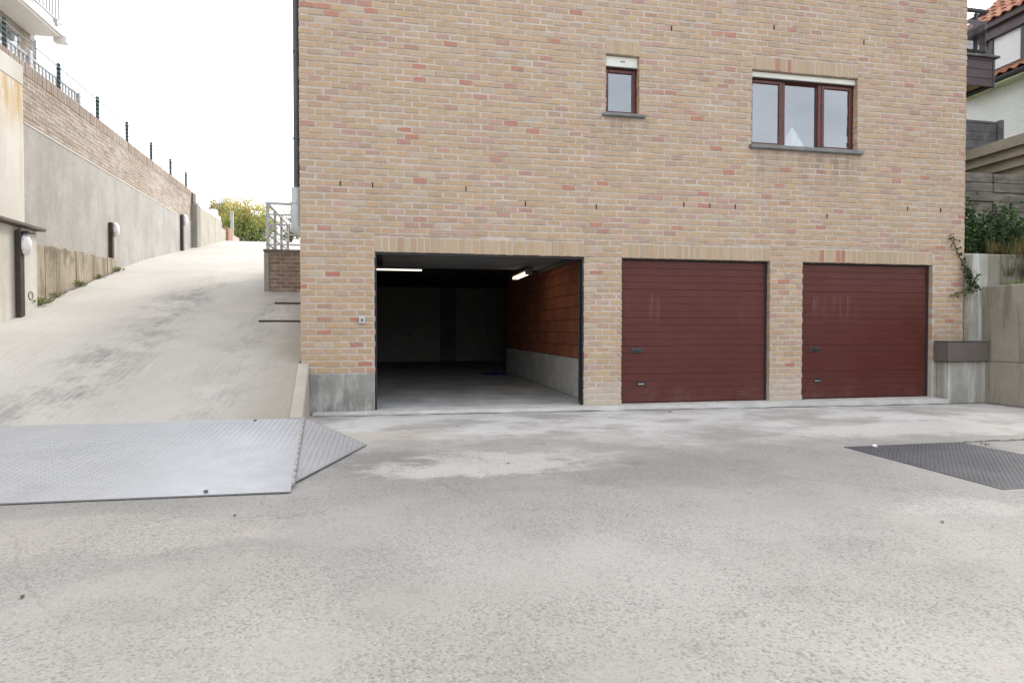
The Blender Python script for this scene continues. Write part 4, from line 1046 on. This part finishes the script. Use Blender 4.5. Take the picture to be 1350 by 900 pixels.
def tiles(x0, z0, y0, y1, n, slope, name):
    """interlocking clay pantiles laid up a slope that rises towards +x"""
    mb = MB(); L_ = .34; w = .235; ca, sa = math.cos(slope), math.sin(slope)
    for i in range(n):
        y = y0
        while y < y1:
            v = []; S = 6
            for e, (s0, lift) in enumerate(((0, .035), (L_ * 1.1, .0))):
                for k in range(S + 1):
                    t = k / S; yy = y + t * w * 1.06; h = lift + .028 * math.cos(2 * math.pi * t - .6)
                    s_ = i * L_ + s0; v.append((x0 + s_ * ca - h * sa, yy, z0 + s_ * sa + h * ca))
            for k in range(S + 1):
                p = v[k]; v.append((p[0] + .025 * sa, p[1], p[2] - .025 * ca))
            c_ = pick(TP)
            mb.add(v, [(k + 1, k, S + 1 + k, S + 2 + k) for k in range(S)] + [(k, k + 1, 2 * (S + 1) + k + 1, 2 * (S + 1) + k) for k in range(S)], c_); y += w
    return mb.build(name, M['tile'], wh, kind='stuff')
MB().add([(14.75, -4, 6.86), (14.75, 4.75, 6.86), (15.35, 4.75, 7.28), (15.35, -4, 7.28)], [(0, 3, 2, 1)]).build('lower_roof', M['fascia'], wh)
tiles(14.74, 6.90, .5, 4.7, 2, R(36), 'lower_roof_tiles')
bx(15.136, 17, -4, 4.45, 7.0, 8.27).build('dormer', M['fascia'], wh)
cbx(14.88, 15.2, -4, 4.62, 8.15, 8.31, b=.01).build('fascia_board', M['fascia'], wh)
cbx(14.98, 15.12, -1, 4.35, 7.92, 8.148, b=.006).build('shutter_housing', M['cladding'], wh)
wf = MB(); wf.box(15.04, 15.13, 3.93, 4.06, 7.2, 8.02); wf.box(15.04, 15.13, 3.18, 3.28, 7.15, 8.02); wf.box(15.04, 15.13, 3.28, 3.93, 7.15, 7.22)
wf = MB(); wf.box(15.04, 15.135, 4.03, 4.12, 7.18, 7.918); wf.box(15.04, 15.135, 3.28, 3.37, 7.18, 7.918); wf.box(15.02, 15.135, 2.2, 4.06, 7.10, 7.178)
w = wf.build('dormer_window', M['anthracite'], wh)
for i in range(14):
    z = 7.185 + i * .052; cbx(15.075, 15.1, 3.372, 4.028, z, z + .05, b=.004).build('shutter_slat', M['white_plastic'], w)
MB().add([(14.95, -4, 8.31), (14.95, 4.62, 8.31), (18.2, 4.62, 11.02), (18.2, -4, 11.02)], [(0, 3, 2, 1)]).build('upper_roof', M['fascia'], wh)
tiles(14.83, 8.285, 1.2, 4.5, 12, R(40), 'upper_roof_tiles')

# ------------------------------------------------------------------ plants
def leaf(mb, p, d, up, L_, W_, col):
    s_ = d.cross(up)
    if s_.length < 1e-3: s_ = d.cross(Vector((1, 0, 0)))
    s_.normalize(); n = s_.cross(d)
    a, b, c_, e = p, p + d * L_ * .5 + s_ * W_ * .5 + n * W_ * .12, p + d * L_, p + d * L_ * .5 - s_ * W_ * .5 + n * W_ * .12
    mb.add([a, b, c_, e], [(0, 1, 2), (0, 2, 3)], col)
def rdir(): 
    while True:
        q = Vector((rnd.uniform(-1, 1), rnd.uniform(-1, 1), rnd.uniform(-1, 1)))
        if .05 < q.length < 1: return q.normalized()
def tree(x, y, zb, h, rx, rzz, label, cols, nclump, nleaf, ls=.13, group='trees beyond the top of the ramp'):
    t = thing('tree', (x, y, zb), label, 'tree', group)
    cz = zb + h - rzz
    tk = MB(); tk.tube([(x, y, zb), (x + .05, y, zb + (cz - zb) * .5), (x, y, cz + rzz * .3)], [.13, .10, .03], 8)
    mb = MB()
    for i in range(nclump):
        d = rdir(); rr = rnd.random() ** .5 * rnd.choice((1, 1, 1, .9, 1.14))
        c0 = Vector((x + d.x * rx * rr, y + d.y * rx * rr, cz + d.z * rzz * rr))
        if i % 3 == 0: tk.tube([(x, y, zb + (cz - zb) * rnd.uniform(.5, 1.1)), Vector((x, y, cz)).lerp(c0, .5) + Vector((0, 0, -.1)), c0], [.045, .028, .008], 5)
        warm = .5 + .5 * d.z + rnd.uniform(-.35, .35)
        for _ in range(nleaf):
            g = Vector((rnd.gauss(0, 1), rnd.gauss(0, 1), rnd.gauss(0, .8))) * rx * .13
            cc = cols[min(len(cols) - 1, max(0, int((warm + rnd.uniform(-.2, .2)) * len(cols))))]; k = rnd.uniform(.7, 1.25)
            leaf(mb, c0 + g, rdir(), rdir(), ls * rnd.uniform(.7, 1.2), ls * .65, tuple(q * k for q in cc))
    tk.build('trunk', M['bark'], t); mb.build('crown', M['leaf'], t, kind='stuff')
GR = [(.055, .085, .02), (.09, .12, .03), (.13, .15, .035)]
tree(-6.85, 30, 4.4, 4.3, 1.6, 1.7, 'yellow green autumn tree in the middle beyond the ramp top', [(.20, .26, .09), (.26, .32, .10), (.34, .37, .11), (.46, .43, .13), (.54, .46, .14)], 125, 110, .115)
tree(-9.0, 32, 4.4, 4.85, 1.5, 1.75, 'green tree left of the yellow one beyond the far wall', [(.18, .24, .08), (.22, .28, .09), (.28, .32, .11), (.40, .34, .13)], 110, 90, .12)
tree(-5.15, 33, 4.4, 4.6, .85, 1.6, 'sparse pale tree right of the yellow one near the railing', [(.20, .20, .10), (.25, .22, .12)], 34, 30, .14)
tree(-4.75, 36, 4.4, 2.75, .75, .6, 'small dark bush far behind the metal railing', GR, 26, 50, .15)

# ivy and bed plants on the right
IV = [(.022, .05, .018), (.035, .075, .022), (.055, .10, .028), (.08, .13, .04)]
iv = thing('ivy_bush', (10.9, .8, 2.3), 'dark green ivy bush between the house corner and the board wall', 'shrub')
mb = MB(); st = MB()
for i in range(125):
    x = rnd.uniform(10.1, 12.1); hmax = 2.40 + .72 * (1 - ((x - 10.9) / 1.7) ** 2) + rnd.uniform(-.15, .15); y = rnd.uniform(.45, 1.38)
    z = rnd.uniform(2.35, max(2.5, hmax)); c0 = Vector((x, y, z))
    if i % 3 == 0: st.tube([(x + rnd.uniform(-.2, .2), y, 2.3), c0], [.012, .005], 5)
    for _ in range(42):
        g = Vector((rnd.gauss(0, .11), rnd.gauss(0, .10), rnd.gauss(0, .09))); k = rnd.uniform(.7, 1.25); cc = rnd.choice(IV)
        d = rdir(); d.y -= .5; d.z -= .2; d.normalize()
        leaf(mb, c0 + g, d, rdir(), rnd.uniform(.05, .085), rnd.uniform(.045, .07), tuple(q * k for q in cc))
mb.build('foliage', M['leaf'], iv, kind='stuff'); st.build('stems', M['bark'], iv, kind='stuff')
tr_ = thing('ivy_trailer', (9.85, -.03, 1.4), 'ivy shoot climbing over the brick corner right of the garages', 'ivy')
pts = [Vector(p) for p in ((10.02, -.16, 1.72), (9.97, -.08, 1.80), (9.93, -.05, 1.95), (9.88, -.03, 2.10), (9.80, -.02, 2.28), (9.70, -.018, 2.45), (9.62, -.016, 2.56))]
MB().tube(pts, [.008, .008, .007, .006, .005, .004, .003], 6).build('stem', M['bark'], tr_)
pts2 = [Vector(p) for p in ((9.97, -.08, 1.80), (9.88, -.05, 1.68), (9.76, -.03, 1.64), (9.66, -.02, 1.60))]
MB().tube(pts2, [.006, .005, .004, .003], 6).build('stem', M['bark'], tr_)
mb = MB()
def along(P, n, sp, size):
    for _ in range(n):
        t = rnd.random() * (len(P) - 1); i = min(int(t), len(P) - 2); p = P[i].lerp(P[i + 1], t - i)
        p = p + Vector((rnd.gauss(0, sp), -abs(rnd.gauss(0, sp * .6)), rnd.gauss(0, sp))); d = rdir(); d.y = -abs(d.y) - .25; d.normalize(); k = rnd.uniform(.7, 1.3)
        leaf(mb, p, d, rdir(), size * rnd.uniform(.6, 1.2), size * rnd.uniform(.5, .9), tuple(q * k for q in rnd.choice(IV)))
along(pts, 110, .028, .05); along(pts2, 34, .025, .045); along([Vector((9.98, -.1, 1.70)), Vector((9.92, -.07, 1.98))], 130, .055, .055)
mb.build('leaves', M['leaf'], tr_, kind='stuff')
def grass(name, label, cat, spots, n, hgt, cols, group=None, spread=.05, kind=None, wid=.006):
    mb = MB()
    for (x, y, z) in spots:
        for _ in range(n):
            a = rnd.uniform(0, 2 * math.pi); r_ = abs(rnd.gauss(0, spread)); p = Vector((x + r_ * math.cos(a), y + r_ * math.sin(a), z)); h = hgt * rnd.uniform(.5, 1.2)
            d = Vector((math.cos(a) * rnd.uniform(.1, .6), math.sin(a) * rnd.uniform(.1, .6), 1)).normalized(); q = p + d * h * .6; e = q + (d + Vector((math.cos(a) * .5, math.sin(a) * .5, -.2))).normalized() * h * .4
            s_ = Vector((-math.sin(a), math.cos(a), 0)) * wid; k = rnd.uniform(.7, 1.3); c_ = tuple(t * k for t in rnd.choice(cols))
            mb.add([p - s_, p + s_, q + s_ * .7, q - s_ * .7, e], [(0, 1, 2, 3), (3, 2, 4)], c_)
    return mb.build(name, M['leaf'], None, label, cat, group, kind)
GC = [(.13, .17, .05), (.18, .21, .07), (.10, .14, .045), (.25, .23, .11)]
grass('bed_grass', 'fresh green grass on the edge of the lower planting bed', 'grass', [(rnd.uniform(10.26, 11.6), rnd.uniform(-1.8, -.1), 1.735) for _ in range(90)], 34, .12, GC + [(.16, .22, .04)], kind='stuff', spread=.07, wid=.007)
grass('dry_grass', 'brownish dry grass and stems hanging over the back bed wall', 'grass', [(rnd.uniform(10.65, 12.6), rnd.uniform(-.55, .35), rnd.choice((1.74, 1.95, 2.2, 2.34))) for _ in range(95)], 30, .28, [(.16, .11, .05), (.12, .12, .04), (.10, .13, .035), (.22, .15, .07)], kind='stuff', spread=.11, wid=.005)
def weed(x, y, z, label, s=1., group='weeds along the foot of the low wall'):
    t = thing('weed', (x, y, z), label, 'weed', group)
    mb = MB()
    for _ in range(int(46 * s)):
        a = rnd.uniform(0, 6.283); d = Vector((math.cos(a) * .8 + .3, math.sin(a) * .9, rnd.uniform(.25, 1.2))).normalized(); k = rnd.uniform(.7, 1.3)
        p = Vector((x, y + rnd.gauss(0, .06) * s, z)) + d * rnd.uniform(0, .06 * s)
        leaf(mb, p, d, rdir(), .06 * s * rnd.uniform(.6, 1.3), .018 * s, tuple(q * k for q in rnd.choice(GC)))
    mb.build('leaves', M['leaf'], t, kind='stuff')
    MB().tube([(x, y, z - .01), (x + .01, y, z + .06 * s)], [.006, .003], 5).build('stem', M['bark'], t)
for y, s_, lb in ((2.80, 1.5, 'tall weed tuft in the corner beside the white pillar'), (3.30, 1.0, 'low weed at the wall foot, second from the white pillar'), (4.15, 1.25, 'spreading weed at the middle of the stained low wall'), (4.95, 1.05, 'weed near the far part of the stained low wall'), (5.82, 1.2, 'bright weed at the far end of the stained low wall')):
    weed(wx(y) + .13, y, rz(y), lb, s_)
def wdz(x, y): return gz(x)
weed(6.72, -3.2, gz(6.7), 'small yellowish weed in the joint beside the dark cover plate', .4, None)

# overhead wires, far behind
def wire(a, b, label):
    P = []; A, B = Vector(a), Vector(b)
    for i in range(13):
        t = i / 12; p = A.lerp(B, t); p.z -= .8 * 4 * t * (1 - t) * .4; P.append(p)
    MB().tube(P, .024, 5).build('overhead_wire', M['cable'], None, label, 'wire', 'overhead wires in the sky')
wire((-43, 48, 15.9), (27, 48, 16.9), 'uppermost overhead wire crossing the sky over the ramp')
wire((-43, 48, 15.1), (27, 48, 14.7), 'middle overhead wire crossing the sky over the ramp')
wire((-43, 48, 13.4), (27, 48, 13.9), 'lowest overhead wire crossing the sky over the trees')

# litter on the forecourt
def litter(x, y, a, s, label):
    z = gz(x) + .006; v = []
    for i, (u, w_) in enumerate(((-1, 0), (-.3, .5), (.5, .42), (1, 0), (.4, -.45), (-.4, -.5))):
        v.append((x + s * (u * math.cos(a) - w_ * math.sin(a)), y + s * (u * math.sin(a) + w_ * math.cos(a)), z + s * .35 * abs(w_) + rnd.uniform(0, .2) * s))
    v += [(p[0], p[1], p[2] - .002) for p in v]
    MB().add(v, [tuple(range(6)), tuple(reversed(range(6, 12)))] + [(i, 6 + i, 6 + (i + 1) % 6, (i + 1) % 6) for i in range(6)]).build('dead_leaf', M['dead'], None, label, 'leaf', 'dead leaves on the forecourt')
for x, y, s_, lb in ((.52, -6.20, .016, 'dead leaf at the bottom edge of the forecourt, nearest the camera'), (4.8, -.42, .032, 'dead brown leaf before the middle garage threshold'), (4.20, -5.15, .016, 'dead leaf right of centre on the forecourt'),
                     (.22, -4.3, .014, 'dead leaf just in front of the pale steel plate'), (-.35, -5.3, .014, 'dead leaf at the lower left of the forecourt'), (2.05, -3.2, .014, 'dead leaf in the middle of the forecourt')):
    litter(x, y, rnd.uniform(0, 6), s_, lb)
